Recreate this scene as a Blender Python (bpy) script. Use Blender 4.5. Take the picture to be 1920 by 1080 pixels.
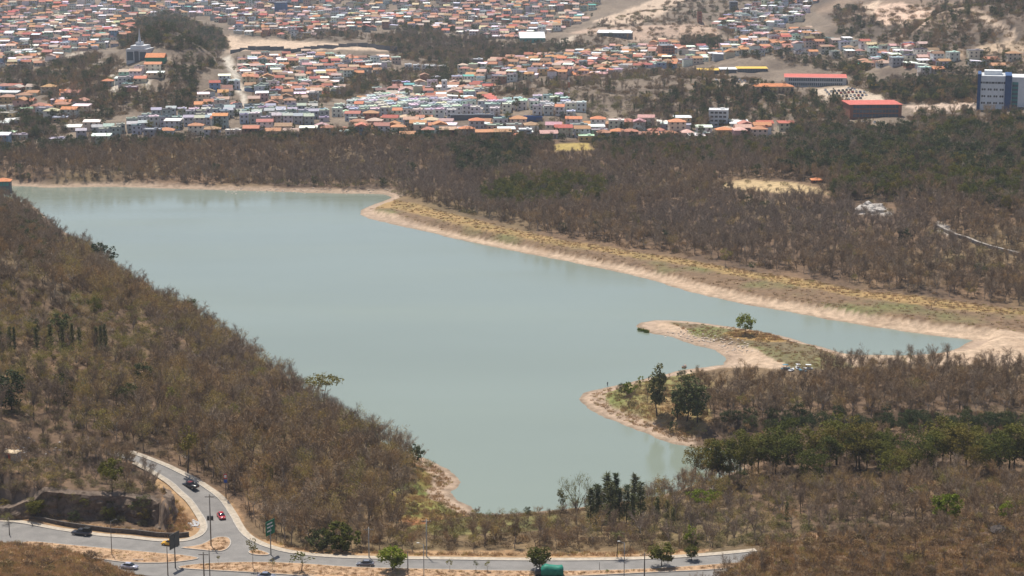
import bpy, bmesh, math, random
import numpy as np
from mathutils import Vector, Matrix
from mathutils.geometry import delaunay_2d_cdt

for _o in list(bpy.data.objects):
    bpy.data.objects.remove(_o)
R = math.radians
random.seed(7)
rng = np.random.default_rng(11)
SC = bpy.context.scene
COL = SC.collection

# ------------------------------------------------------------------ camera, sky, sun, exposure
CAM_Z, PITCH, FPX = 170.0, R(11.5), 3500.0
cam_data = bpy.data.cameras.new('camera')
cam_data.sensor_width = 36.0
cam_data.lens = FPX / 1920.0 * 36.0
cam_data.clip_start = 1.0
cam_data.clip_end = 40000.0
cam = bpy.data.objects.new('camera', cam_data)
cam.location = (0, 0, CAM_Z)
cam.rotation_euler = (R(90) - PITCH, 0, 0)
COL.objects.link(cam)
SC.camera = cam

SUN_EL, SUN_AZ = R(66), math.atan2(-0.42, 0.91)        # high, ahead of the camera and a little to its left
world = bpy.data.worlds.new('World')
SC.world = world
world.use_nodes = True
wn = world.node_tree.nodes
sky = wn.new('ShaderNodeTexSky')
sky.sky_type = 'NISHITA'
sky.sun_disc = False
sky.sun_elevation = SUN_EL
sky.sun_rotation = SUN_AZ
sky.altitude = 900
sky.air_density = 1.0
sky.dust_density = 3.0
world.node_tree.links.new(sky.outputs[0], wn['Background'].inputs[0])
wn['Background'].inputs[1].default_value = 0.088

sun_data = bpy.data.lights.new('sun', 'SUN')
sun_data.energy = 4.8
sun_data.angle = R(0.53)
sun_data.color = (1.0, 0.935, 0.835)
sun = bpy.data.objects.new('sun', sun_data)
to_sun = Vector((math.sin(SUN_AZ) * math.cos(SUN_EL), math.cos(SUN_AZ) * math.cos(SUN_EL), math.sin(SUN_EL)))
sun.rotation_euler = to_sun.to_track_quat('Z', 'Y').to_euler()
sun.location = (0, 300, 400)
COL.objects.link(sun)

SC.view_settings.view_transform = 'Standard'
SC.view_settings.look = 'None'
SC.view_settings.exposure = 0.30
SC.view_settings.gamma = 1.0
SC.view_settings.use_curve_mapping = False
SC.cycles.use_denoising = True
SC.cycles.max_bounces = 6
SC.cycles.diffuse_bounces = 3
SC.cycles.glossy_bounces = 3
SC.cycles.transmission_bounces = 3
SC.cycles.volume_bounces = 0
SC.cycles.transparent_max_bounces = 6
SC.cycles.caustics_reflective = False
SC.cycles.caustics_refractive = False
HAZE_DENSITY = 6.6e-5

# ------------------------------------------------------------------ pixel <-> place
CP, SP = math.cos(PITCH), math.sin(PITCH)


def ray(px, py):
    a = (np.asarray(px, float) - 960) / FPX
    b = (540 - np.asarray(py, float)) / FPX
    return a, CP + b * SP, -SP + b * CP


def unproj(px, py, z):
    dx, dy, dz = ray(px, py)
    t = (z - CAM_Z) / dz
    return t * dx, t * dy


def proj(X, Y, Z):
    dz = Z - CAM_Z
    dep = np.maximum(Y * CP - dz * SP, 1.0)
    up = Y * SP + dz * CP
    return 960 + FPX * X / dep, 540 - FPX * up / dep


def in_poly(px, py, poly):
    px = np.asarray(px, float)
    py = np.asarray(py, float)
    inside = np.zeros(px.shape, bool)
    n = len(poly)
    for i in range(n):
        x0, y0 = poly[i]
        x1, y1 = poly[(i + 1) % n]
        if y0 == y1:
            continue
        c = ((y0 > py) != (y1 > py)) & (px < (x1 - x0) * (py - y0) / (y1 - y0) + x0)
        inside ^= c
    return inside


def seg_dist(X, Y, line, closed=False):
    best = np.full(np.shape(X), 1e9)
    n = len(line)
    for i in range(n if closed else n - 1):
        x0, y0 = line[i]
        x1, y1 = line[(i + 1) % n]
        dx, dy = x1 - x0, y1 - y0
        L = dx * dx + dy * dy + 1e-9
        t = np.clip(((X - x0) * dx + (Y - y0) * dy) / L, 0, 1)
        best = np.minimum(best, (X - x0 - t * dx) ** 2 + (Y - y0 - t * dy) ** 2)
    return np.sqrt(best)


def sdf(X, Y, poly):
    d = seg_dist(X, Y, poly, True)
    return np.where(in_poly(X, Y, poly), -d, d)


def sstep(a, b, x):
    t = np.clip((x - a) / (b - a), 0, 1)
    return t * t * (3 - 2 * t)


def vnoise(x, y, seed=0):
    x = np.asarray(x, float)
    y = np.asarray(y, float)
    xi, yi = np.floor(x).astype(np.int64), np.floor(y).astype(np.int64)
    fx, fy = x - xi, y - yi
    fx, fy = fx * fx * (3 - 2 * fx), fy * fy * (3 - 2 * fy)

    def h(a, b):
        n = (a * 374761393 + b * 668265263 + seed * 982451653) & 0xFFFFFFFF
        n = ((n ^ (n >> 13)) * 1274126177) & 0xFFFFFFFF
        return ((n ^ (n >> 16)) & 0xFFFF) / 65535.0
    return (h(xi, yi) * (1 - fx) + h(xi + 1, yi) * fx) * (1 - fy) + (h(xi, yi + 1) * (1 - fx) + h(xi + 1, yi + 1) * fx) * fy


def fbm(x, y, oct=4, seed=0):
    s, a, t = 0.0, 0.5, 0.0
    for k in range(oct):
        s = s + a * vnoise(x * 2 ** k, y * 2 ** k, seed + k * 17)
        t += a
        a *= 0.5
    return s / t


# ------------------------------------------------------------------ shore, roads, terrain heights
LAKE_PX = [(-60, 346), (60, 350), (85, 352), (200, 350), (330, 354), (500, 359), (640, 363), (722, 364), (734, 370), (715, 379),
           (690, 386), (676, 395), (672, 402), (690, 410), (760, 426), (800, 434), (850, 447), (950, 468), (1050, 488), (1150, 508), (1230, 528),
           (1300, 550), (1380, 567), (1450, 580), (1550, 598), (1650, 615), (1740, 628), (1822, 638), (1800, 652), (1760, 662), (1700, 668),
           (1640, 668), (1590, 666), (1555, 655), (1520, 646), (1480, 633), (1440, 625), (1400, 618), (1340, 608), (1280, 601), (1230, 600),
           (1203, 605), (1195, 613), (1215, 623), (1260, 633), (1300, 645), (1340, 658), (1361, 672), (1355, 684), (1300, 690), (1250, 700),
           (1200, 713), (1140, 725), (1097, 738), (1085, 748), (1110, 769), (1150, 790), (1200, 809), (1260, 831), (1300, 838),
           (1350, 842), (1395, 855), (1390, 880), (1330, 900), (1250, 925), (1180, 940), (1110, 948), (1040, 956), (980, 962), (930, 965),
           (893, 962), (880, 951), (852, 936), (846, 922), (862, 912), (868, 903), (850, 890), (825, 870), (795, 858), (760, 850),
           (715, 826), (655, 790), (570, 730), (475, 660), (385, 605), (300, 560), (244, 525), (232, 514), (218, 500), (170, 470),
           (100, 420), (60, 385), (10, 368), (-60, 362)]
LAKE = [tuple(float(v) for v in unproj(x, y, 0.0)) for x, y in LAKE_PX]

# road surface heights: main road level, side road climbing
ROAD_CTL = [(-80, 985, 10), (150, 1005, 10), (330, 1030, 10), (430, 1020, 10), (640, 1056, 10), (1000, 1060, 10), (1300, 1055, 10), (1600, 1055, 10.5),
            (0, 1045, 10), (600, 1100, 10), (1200, 1110, 10), (405, 970, 10.8), (370, 925, 13), (330, 895, 15.5), (290, 878, 17.3), (250, 858, 19.3), (200, 848, 20.6), (120, 834, 21.6)]
RC = np.array([(*unproj(x, y, z), z) for x, y, z in ROAD_CTL])


def road_z(X, Y):
    w = 1.0 / (((X[..., None] - RC[:, 0]) ** 2 + (Y[..., None] - RC[:, 1]) ** 2) + 40.0) ** 1.6
    return (w * RC[:, 2]).sum(-1) / w.sum(-1)


def at_road(px, py):
    z = 10.0
    for _ in range(12):
        X, Y = unproj(px, py, z)
        z = float(road_z(np.array([X]), np.array([Y]))[0])
    return float(X), float(Y), z


ASPHALT_PX = [(-110, 964), (-60, 971), (0, 979), (60, 986), (150, 1000), (210, 1008), (270, 1014), (330, 1017), (358, 1014), (378, 1006), (388, 996), (390, 986), (385, 972),
              (373, 953), (355, 932), (335, 913), (315, 898), (293, 885), (272, 874), (255, 866), (235, 860), (205, 853), (200, 852), (195, 850.5),
              (200, 843.5), (208, 844), (215, 844.5), (240, 849), (262, 857), (290, 867), (320, 880), (350, 895), (378, 911), (403, 930), (420, 948), (432, 968), (440, 985), (452, 1002),
              (470, 1015), (495, 1026), (530, 1036), (580, 1043), (640, 1047), (720, 1049), (800, 1050), (900, 1051), (1000, 1052), (1100, 1052),
              (1170, 1051), (1250, 1048), (1330, 1043), (1420, 1034), (1520, 1026), (1620, 1022), (1640, 1060), (1500, 1075), (1300, 1096), (900, 1104), (500, 1098), (300, 1082),
              (200, 1070), (100, 1056), (0, 1044), (-60, 1036), (-110, 1030)]
ASPHALT3 = [at_road(x, y) for x, y in ASPHALT_PX]
ASPHALT = [(p[0], p[1]) for p in ASPHALT3]

# control heights of the land: (px, py, z)
CTL = [(-60, 300, 8), (300, 335, 3), (600, 345, 3), (720, 350, 4), (400, 300, 8), (800, 300, 9), (950, 340, 6), (820, 400, 4), (1100, 400, 7), (1400, 450, 8),
       (1800, 540, 7), (1500, 360, 16), (1800, 410, 18), (1800, 300, 24), (1200, 470, 4), (1600, 560, 3.5), (1850, 600, 3),
       (0, 260, 12), (300, 250, 14), (700, 240, 14), (1100, 250, 14), (1450, 250, 18), (1650, 230, 26), (1850, 230, 30), (1870, 205, 34),
       (0, 170, 14), (100, 130, 26), (150, 180, 20), (600, 190, 16), (450, 150, 18), (900, 190, 16), (1050, 180, 24), (1200, 160, 30), (1300, 150, 30), (1500, 165, 28), (1640, 185, 28),
       (600, 100, 20), (800, 110, 18), (1000, 130, 20), (1250, 90, 24), (1450, 120, 26), (1650, 130, 26), (1880, 120, 44),
       (0, 60, 20), (150, 60, 20), (500, 60, 24), (800, 40, 26), (1000, 60, 24), (1100, 20, 40), (1250, 30, 46), (1400, 30, 44), (1560, 70, 34), (1700, 80, 46), (1860, 70, 66),
       (0, 0, 40), (300, 0, 38), (600, 0, 40), (900, 0, 42), (1250, 0, 64), (1600, 0, 74), (1750, 20, 78), (1900, 0, 96),
       # slope on the near side of the lake
       (30, 372, 44), (0, 420, 50), (0, 500, 46), (100, 480, 26), (0, 600, 38), (100, 600, 31), (220, 560, 16), (0, 700, 30), (150, 700, 25), (300, 680, 15), (450, 740, 9),
       (0, 780, 24), (150, 790, 20.5), (300, 800, 17), (450, 850, 14), (600, 850, 9), (700, 900, 7), (520, 940, 11), (600, 980, 9.5), (700, 1000, 8.5), (800, 990, 6), (820, 920, 4),
       (20, 860, 18), (120, 880, 15), (230, 880, 14), (100, 975, 10.5), (300, 990, 10), (330, 950, 11), (250, 955, 10.5),
       (900, 1010, 6), (1100, 1010, 7), (1300, 1010, 8.5), (1000, 975, 2.5), (1250, 960, 5), (1500, 960, 9), (1500, 900, 7), (1700, 900, 8), (1900, 900, 9), (1700, 960, 14),
       (1450, 800, 5), (1600, 760, 7), (1800, 750, 8), (1350, 770, 5), (1250, 750, 4), (1150, 745, 2), (1600, 700, 5), (1850, 690, 4), (1400, 640, 2.2), (1480, 660, 2.5), (1300, 615, 1.2), (1397, 624, 4.0)]
CW = [(*unproj(x, y, z), z) for x, y, z in CTL]
# places given directly: (X, Y, z)


def byY(px, Y, z):
    # a place on the ground plan under image column px at ground distance Y
    dep = Y * CP - (z - CAM_Z) * SP
    return ((px - 960) / FPX * dep, Y, z)


CW += [byY(-60, 430, 19), byY(60, 430, 19), byY(170, 432, 16.5), byY(260, 434, 13.5), byY(330, 436, 10.5), byY(0, 405, 22), byY(150, 400, 21), byY(300, 400, 14), byY(400, 405, 8),
       byY(600, 410, 9), byY(900, 410, 9), byY(1150, 410, 9), byY(1330, 430, 14), byY(1290, 420, 10.5), byY(1390, 428, 20), byY(1460, 424, 24), byY(1560, 424, 23.5), byY(1700, 420, 25), byY(1900, 420, 29.5), byY(1990, 420, 31),
       byY(1600, 395, 24), byY(1850, 400, 28), byY(1400, 395, 18), byY(1560, 448, 14), byY(1750, 445, 18), byY(1900, 450, 20), byY(1400, 446, 11)]
for pxx in (-200, 400, 960, 1500, 2100):
    CW += [byY(pxx, 345, 22), byY(pxx, 300, 42), byY(pxx, 200, 84), byY(pxx, 120, 118)]
# hill behind the tall grey building, the far rise, hills closing the valley
CW += [byY(320, 1660, 70), byY(270, 1640, 58), byY(380, 1640, 48), byY(320, 1560, 46), byY(320, 1800, 22), byY(200, 1640, 26), byY(440, 1640, 20), byY(257, 1500, 34), byY(360, 1490, 26), byY(230, 1450, 26)]
for pxx in (-300, 100, 500, 900, 1300, 1700, 2200):
    CW += [byY(pxx, 3300, 120), byY(pxx, 4500, 300), byY(pxx, 6500, 480), byY(pxx, 9000, 600)]
CW += [byY(1700, 2700, 120), byY(2000, 2500, 140)]
# margins
CW += [(-330, 700, 60), (-330, 900, 64), (-420, 1150, 20), (420, 700, 10), (420, 900, 18), (520, 1200, 34), (-300, 520, 40), (300, 520, 14), (-620, 1700, 20), (650, 1700, 60)]
CW = np.array(CW)
_cu, _cv = CW[:, 0] / CW[:, 1], np.log(CW[:, 1])
_k = lambda du, dv: np.sqrt(du * du + dv * dv + 0.02 ** 2)
_A = _k(_cu[:, None] - _cu[None], _cv[:, None] - _cv[None]) - np.eye(len(CW)) * 0.006
_n = len(CW)
_M = np.zeros((_n + 1, _n + 1))
_M[:_n, :_n] = _A
_M[_n, :_n] = 1
_M[:_n, _n] = 1
_wts = np.linalg.solve(_M, np.append(CW[:, 2], 0))


def base_height(X, Y):
    sh = X.shape
    u, v = (X / Y).ravel(), np.log(Y).ravel()
    out = np.full(u.shape, _wts[-1])
    for i in range(_n):
        out += _wts[i] * _k(u - _cu[i], v - _cv[i])
    return out.reshape(sh)


PLATEAU_PX = [(-120, 905), (-40, 922), (40, 934), (100, 926), (150, 930), (215, 926), (262, 934), (296, 938), (313, 952), (316, 930), (306, 912), (285, 896), (262, 884), (235, 874), (180, 855), (60, 820), (-120, 800)]
PLATEAU = [tuple(float(v) for v in unproj(x, y, 17.0)) for x, y in PLATEAU_PX]
CREEK_PX = [(1360, 800), (1420, 797), (1490, 800), (1560, 806), (1640, 806), (1720, 800), (1800, 806), (1960, 800)]
CREEK = [tuple(float(v) for v in unproj(x, y, 4.0)) for x, y in CREEK_PX]


def height(X, Y):
    z = base_height(X, Y)
    far = sstep(600, 2500, Y)
    z = z + (fbm(X / 26, Y / 26, 4, 3) - 0.5) * (2.2 + 9 * far) + (fbm(X / 150, Y / 150, 3, 9) - 0.5) * (2 + 26 * far)
    z = np.maximum(z, 0.5)
    # gullied hills behind the town on the right
    u = X / Y
    hg = sstep(0.13, 0.2, u) * sstep(1950, 2150, Y)
    z = z + hg * 34 * np.abs(fbm(X / 130, Y / 130, 4, 33) - 0.5)
    dp = sdf(X, Y, PLATEAU)
    edge = dp + (fbm(X / 5, Y / 5, 3, 5) - 0.5) * 3.5
    df = seg_dist(X, Y, PLATEAU[:12])
    z = z + 7.0 * sstep(1.1, -0.6, edge) * np.exp(-(df / 26) ** 2)
    cr = seg_dist(X, Y, CREEK)
    z = z - 5.0 * np.exp(-(cr / 4.0) ** 2)
    d = sdf(X, Y, LAKE) + (fbm(X / 7, Y / 7, 3, 21) - 0.5) * 3.0
    ramp = 0.10 * d + 0.42 * np.maximum(0, d - 7) + 0.02
    k = 1.5
    hh = np.clip(0.5 + 0.5 * (ramp - z) / k, 0, 1)
    zl = ramp * (1 - hh) + z * hh - k * hh * (1 - hh) * 0.5
    z = np.where(d > 0, zl, np.maximum(-8, 0.16 * d))
    da = np.full(X.shape, 1e6)
    near = (Y < 620) & (Y > 360)
    if near.any():
        a = sdf(X[near], Y[near], ASPHALT)
        rz = road_z(X[near], Y[near])
        w = sstep(11, 3.4, a)
        z[near] = z[near] * (1 - w) + (rz - 0.25) * w
    return z


# terrain grid: rows in Y, columns in X/Y
_y = [110.0]
while _y[-1] < 9000:
    y = _y[-1]
    _y.append(y + (6 if y < 360 else 1.1 if y < 560 else 1.1 + (y - 560) * 0.0068))
GY = np.array(_y)
GU = np.linspace(-0.46, 0.46, 620)
GX2 = GY[:, None] * GU[None, :]
GY2 = np.repeat(GY[:, None], len(GU), 1)
GZ = height(GX2, GY2)


def ground(X, Y):
    X = np.asarray(X, float)
    Y = np.asarray(Y, float)
    j = np.clip(np.searchsorted(GY, Y) - 1, 0, len(GY) - 2)
    fy = np.clip((Y - GY[j]) / (GY[j + 1] - GY[j]), 0, 1)
    uu = np.clip((X / Y - GU[0]) / (GU[1] - GU[0]), 0, len(GU) - 1.001)
    i = uu.astype(int)
    fx = uu - i
    return (GZ[j, i] * (1 - fx) + GZ[j, i + 1] * fx) * (1 - fy) + (GZ[j + 1, i] * (1 - fx) + GZ[j + 1, i + 1] * fx) * fy


_T = np.concatenate([np.arange(330, 700, 0.8), np.arange(700, 3500, 2.5), np.arange(3500, 9000, 10)])


def at(px, py):
    """the place on the ground that image point (px, py) shows"""
    dx, dy, dz = ray(px, py)
    X, Y, Z = _T * dx, _T * dy, CAM_Z + _T * dz
    g = np.maximum(ground(X, Y), 0.0)
    k = np.argmax(Z <= g) if (Z <= g).any() else len(_T) - 1
    return float(X[k]), float(Y[k]), float(g[k])


def at_many(px, py, t1=900.0):
    """the same for many near image points at once"""
    T = _T[_T < t1]
    dx, dy, dz = ray(px, py)
    out = np.zeros((len(dx), 3))
    for k in range(0, len(dx), 4000):
        s_ = slice(k, k + 4000)
        X, Y, Z = T[None] * dx[s_, None], T[None] * dy[s_, None], CAM_Z + T[None] * dz[s_, None]
        g = np.maximum(ground(X, Y), 0.0)
        j = np.argmax(Z <= g, 1)
        r_ = np.arange(len(j))
        out[s_] = np.stack([X[r_, j], Y[r_, j], g[r_, j]], 1)
    return out


# ------------------------------------------------------------------ object helpers
def link(o, parent=None):
    COL.objects.link(o)
    if parent is not None:
        o.parent = parent
    return o


def mesh_data(name, verts, faces, mat=None, smooth=False):
    me = bpy.data.meshes.new(name)
    me.from_pydata([tuple(v) for v in verts], [], [tuple(f) for f in faces])
    if mat:
        me.materials.append(mat)
    if smooth:
        me.polygons.foreach_set('use_smooth', [True] * len(me.polygons))
    me.update()
    return me


def big_mesh(name, verts, tris, mat=None, colors=None, smooth=False):
    verts = np.asarray(verts, np.float32)
    tris = np.asarray(tris, np.int32)
    n = tris.shape[1]
    me = bpy.data.meshes.new(name)
    me.vertices.add(len(verts))
    me.vertices.foreach_set('co', verts.ravel())
    me.loops.add(tris.size)
    me.loops.foreach_set('vertex_index', tris.ravel())
    me.polygons.add(len(tris))
    me.polygons.foreach_set('loop_start', np.arange(0, tris.size, n, dtype=np.int32))
    me.polygons.foreach_set('loop_total', np.full(len(tris), n, np.int32))
    if smooth:
        me.polygons.foreach_set('use_smooth', np.ones(len(tris), bool))
    if colors is not None:
        ca = me.color_attributes.new('tint', 'FLOAT_COLOR', 'POINT')
        c = np.ones((len(verts), 4), np.float32)
        c[:, :3] = colors
        ca.data.foreach_set('color', c.ravel())
    if mat:
        me.materials.append(mat)
    me.update(calc_edges=True)
    return me


def tag(o, label=None, cat=None, group=None, kind=None):
    if label:
        o['label'] = label
    if cat:
        o['category'] = cat
    if group:
        o['group'] = group
    if kind:
        o['kind'] = kind
    return o


def obj(name, me, parent=None, loc=None, rotz=None):
    o = bpy.data.objects.new(name, me)
    link(o, parent)
    if loc is not None:
        o.location = loc
    if rotz is not None:
        o.rotation_euler = (0, 0, rotz)
    return o


def empty(name, loc, rotz=0.0):
    o = bpy.data.objects.new(name, None)
    o.empty_display_size = 0.5
    o.location = loc
    o.rotation_euler = (0, 0, rotz)
    return link(o)


class MB:
    """collects boxes, tubes and prisms into one mesh"""

    def __init__(self):
        self.v, self.f = [], []

    def add(self, vs, fs):
        n = len(self.v)
        self.v += [tuple(v) for v in vs]
        self.f += [tuple(i + n for i in f) for f in fs]
        return self

    def box(self, x0, x1, y0, y1, z0, z1):
        return self.add([(x0, y0, z0), (x1, y0, z0), (x1, y1, z0), (x0, y1, z0), (x0, y0, z1), (x1, y0, z1), (x1, y1, z1), (x0, y1, z1)],
                        [(0, 3, 2, 1), (4, 5, 6, 7), (0, 1, 5, 4), (1, 2, 6, 5), (2, 3, 7, 6), (3, 0, 4, 7)])

    def tube(self, p0, p1, r0, r1, n=6, caps=True):
        p0, p1 = Vector(p0), Vector(p1)
        q = (p1 - p0).to_track_quat('Z', 'Y')
        vs = []
        for p, r in ((p0, r0), (p1, r1)):
            for k in range(n):
                a = 2 * math.pi * k / n
                vs.append(p + q @ Vector((math.cos(a) * r, math.sin(a) * r, 0)))
        fs = [(k, (k + 1) % n, n + (k + 1) % n, n + k) for k in range(n)]
        if caps:
            fs += [tuple(range(n - 1, -1, -1)), tuple(range(n, 2 * n))]
        return self.add(vs, fs)

    def prism(self, prof, y0, y1):
        """profile in x,z swept along y"""
        n = len(prof)
        vs = [(x, y0, z) for x, z in prof] + [(x, y1, z) for x, z in prof]
        fs = [(k, n + k, n + (k + 1) % n, (k + 1) % n) for k in range(n)] + [tuple(range(n)), tuple(range(2 * n - 1, n - 1, -1))]
        return self.add(vs, fs)

    def sphere(self, c, rx, ry, rz, nu=8, nv=6):
        vs, fs = [], []
        for j in range(nv + 1):
            t = math.pi * j / nv
            for i in range(nu):
                a = 2 * math.pi * i / nu
                vs.append((c[0] + rx * math.sin(t) * math.cos(a), c[1] + ry * math.sin(t) * math.sin(a), c[2] + rz * math.cos(t)))
        for j in range(nv):
            for i in range(nu):
                fs.append((j * nu + i, (j + 1) * nu + i, (j + 1) * nu + (i + 1) % nu, j * nu + (i + 1) % nu))
        return self.add(vs, fs)

    def data(self, name, mat=None, smooth=False):
        return mesh_data(name, self.v, self.f, mat, smooth)

    def build(self, name, mat, parent=None, smooth=False, loc=None, rotz=None):
        return obj(name, self.data(name, mat, smooth), parent, loc, rotz)


# ------------------------------------------------------------------ materials
def new_mat(name):
    m = bpy.data.materials.new(name)
    m.use_nodes = True
    nt = m.node_tree
    b = nt.nodes['Principled BSDF']
    b.inputs['Specular IOR Level'].default_value = 0.2
    return m, nt, b


def mix_node(nt, blend, fac, a, b):
    n = nt.nodes.new('ShaderNodeMix')
    n.data_type = 'RGBA'
    n.blend_type = blend
    for sock, val in ((n.inputs[0], fac), (n.inputs[6], a), (n.inputs[7], b)):
        if hasattr(val, 'links'):
            nt.links.new(val, sock)
        elif isinstance(val, (int, float)):
            sock.default_value = val
        else:
            sock.default_value = (*val, 1.0)
    return n.outputs[2]


def noise_node(nt, scale, detail=4, rough=0.6, vec=None):
    n = nt.nodes.new('ShaderNodeTexNoise')
    n.inputs['Scale'].default_value = scale
    n.inputs['Detail'].default_value = detail
    n.inputs['Roughness'].default_value = rough
    if vec is not None:
        nt.links.new(vec, n.inputs['Vector'])
    return n.outputs['Fac']


def ramp_node(nt, src, stops, interp='LINEAR'):
    n = nt.nodes.new('ShaderNodeValToRGB')
    n.color_ramp.interpolation = interp
    el = n.color_ramp.elements
    while len(el) < len(stops):
        el.new(0.5)
    for e, (p, c) in zip(el, stops):
        e.position = p
        e.color = (*c, 1.0) if len(c) == 3 else c
    nt.links.new(src, n.inputs[0])
    return n.outputs[0]


def flat_mat(name, color, rough=0.8, metal=0.0, noise=0.12, scale=0.6, spec=0.25):
    m, nt, b = new_mat(name)
    b.inputs['Roughness'].default_value = rough
    b.inputs['Metallic'].default_value = metal
    b.inputs['Specular IOR Level'].default_value = spec
    if noise:
        geo = nt.nodes.new('ShaderNodeNewGeometry').outputs['Position']
        f = noise_node(nt, scale, 5, 0.65, geo)
        lo, hi = 1 - noise * 2, 1 + noise * 2
        v = ramp_node(nt, f, [(0.3, (lo, lo, lo)), (0.7, (hi, hi, hi))])
        nt.links.new(mix_node(nt, 'MULTIPLY', 1.0, color, v), b.inputs['Base Color'])
    else:
        b.inputs['Base Color'].default_value = (*color, 1)
    return m


def tint_mat(name, rough=0.85, noise=0.15, scale=0.7, source='attr', detail=5, bump=0.0):
    """colour from the 'tint' attribute or from the object's own colour"""
    m, nt, b = new_mat(name)
    b.inputs['Roughness'].default_value = rough
    if source == 'attr':
        a = nt.nodes.new('ShaderNodeAttribute')
        a.attribute_name = 'tint'
        c = a.outputs['Color']
    else:
        c = nt.nodes.new('ShaderNodeObjectInfo').outputs['Color']
    geo = nt.nodes.new('ShaderNodeNewGeometry').outputs['Position']
    f = noise_node(nt, scale, detail, 0.7, geo)
    lo, hi = 1 - noise * 2, 1 + noise * 2
    v = ramp_node(nt, f, [(0.28, (lo, lo, lo)), (0.72, (hi, hi, hi))])
    nt.links.new(mix_node(nt, 'MULTIPLY', 1.0, c, v), b.inputs['Base Color'])
    if bump:
        bn = nt.nodes.new('ShaderNodeBump')
        bn.inputs['Strength'].default_value = bump
        bn.inputs['Distance'].default_value = 0.5
        nt.links.new(f, bn.inputs['Height'])
        nt.links.new(bn.outputs[0], b.inputs['Normal'])
    return m
# ------------------------------------------------------------------ ground colours
WOOD_EDGE = [(735, 372), (800, 388), (900, 415), (1000, 438), (1100, 458), (1200, 473), (1300, 488), (1400, 508), (1500, 523), (1600, 543), (1750, 560), (1920, 582), (2100, 600)]
BEACH_TOP = [(640, 388), (690, 391), (740, 402), (800, 425), (900, 447), (1000, 465), (1100, 485), (1200, 503), (1280, 520), (1330, 537), (1450, 560), (1560, 580), (1700, 599), (1800, 609), (1920, 626), (2100, 640)]
GRASS_LOW = [(735, 390), (800, 405), (900, 430), (1000, 450), (1100, 468), (1200, 484), (1300, 500), (1400, 520), (1500, 537), (1600, 556), (1750, 575), (1920, 592), (2100, 610)]
SHORE_R = [(2100, 680), (1920, 665), (1822, 640), (1740, 630), (1550, 602), (1300, 553), (1150, 511), (950, 470), (800, 436), (700, 412), (660, 402)]
POLY_RIGHTBANK = WOOD_EDGE + SHORE_R
POLY_GRASSSTRIP = WOOD_EDGE + GRASS_LOW[::-1]
POLY_MUD = GRASS_LOW + BEACH_TOP[::-1]
POLY_BEACH_R = BEACH_TOP + SHORE_R
POLY_PENIN = [(1190, 596), (1290, 594), (1400, 612), (1480, 628), (1600, 664), (1700, 668), (1830, 640), (2100, 640), (2100, 690), (1700, 682), (1500, 690), (1440, 690), (1355, 690), (1200, 725), (1080, 750), (1080, 735), (1340, 680), (1360, 670), (1200, 622)]
POLY_PENIN_GRASS = [(1255, 605), (1300, 606), (1400, 618), (1480, 636), (1560, 662), (1600, 690), (1480, 692), (1420, 655), (1340, 640), (1290, 625)]
POLY_PENIN_ORANGE = [(1365, 622), (1400, 618), (1450, 628), (1470, 640), (1420, 640), (1370, 632)]
POLY_POINT = [(1085, 735), (1230, 708), (1330, 700), (1330, 800), (1300, 842), (1200, 812), (1110, 772), (1080, 750)]
POLY_LEFTCOVE = [(760, 850), (800, 855), (868, 900), (860, 925), (893, 960), (850, 970), (760, 985), (720, 960), (770, 900)]
CITY_POLY = [(-300, -400), (2200, -400), (2200, 236), (1900, 236), (1700, 244), (1480, 262), (1300, 260), (1000, 262), (600, 250), (280, 262), (-300, 285)]
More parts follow.
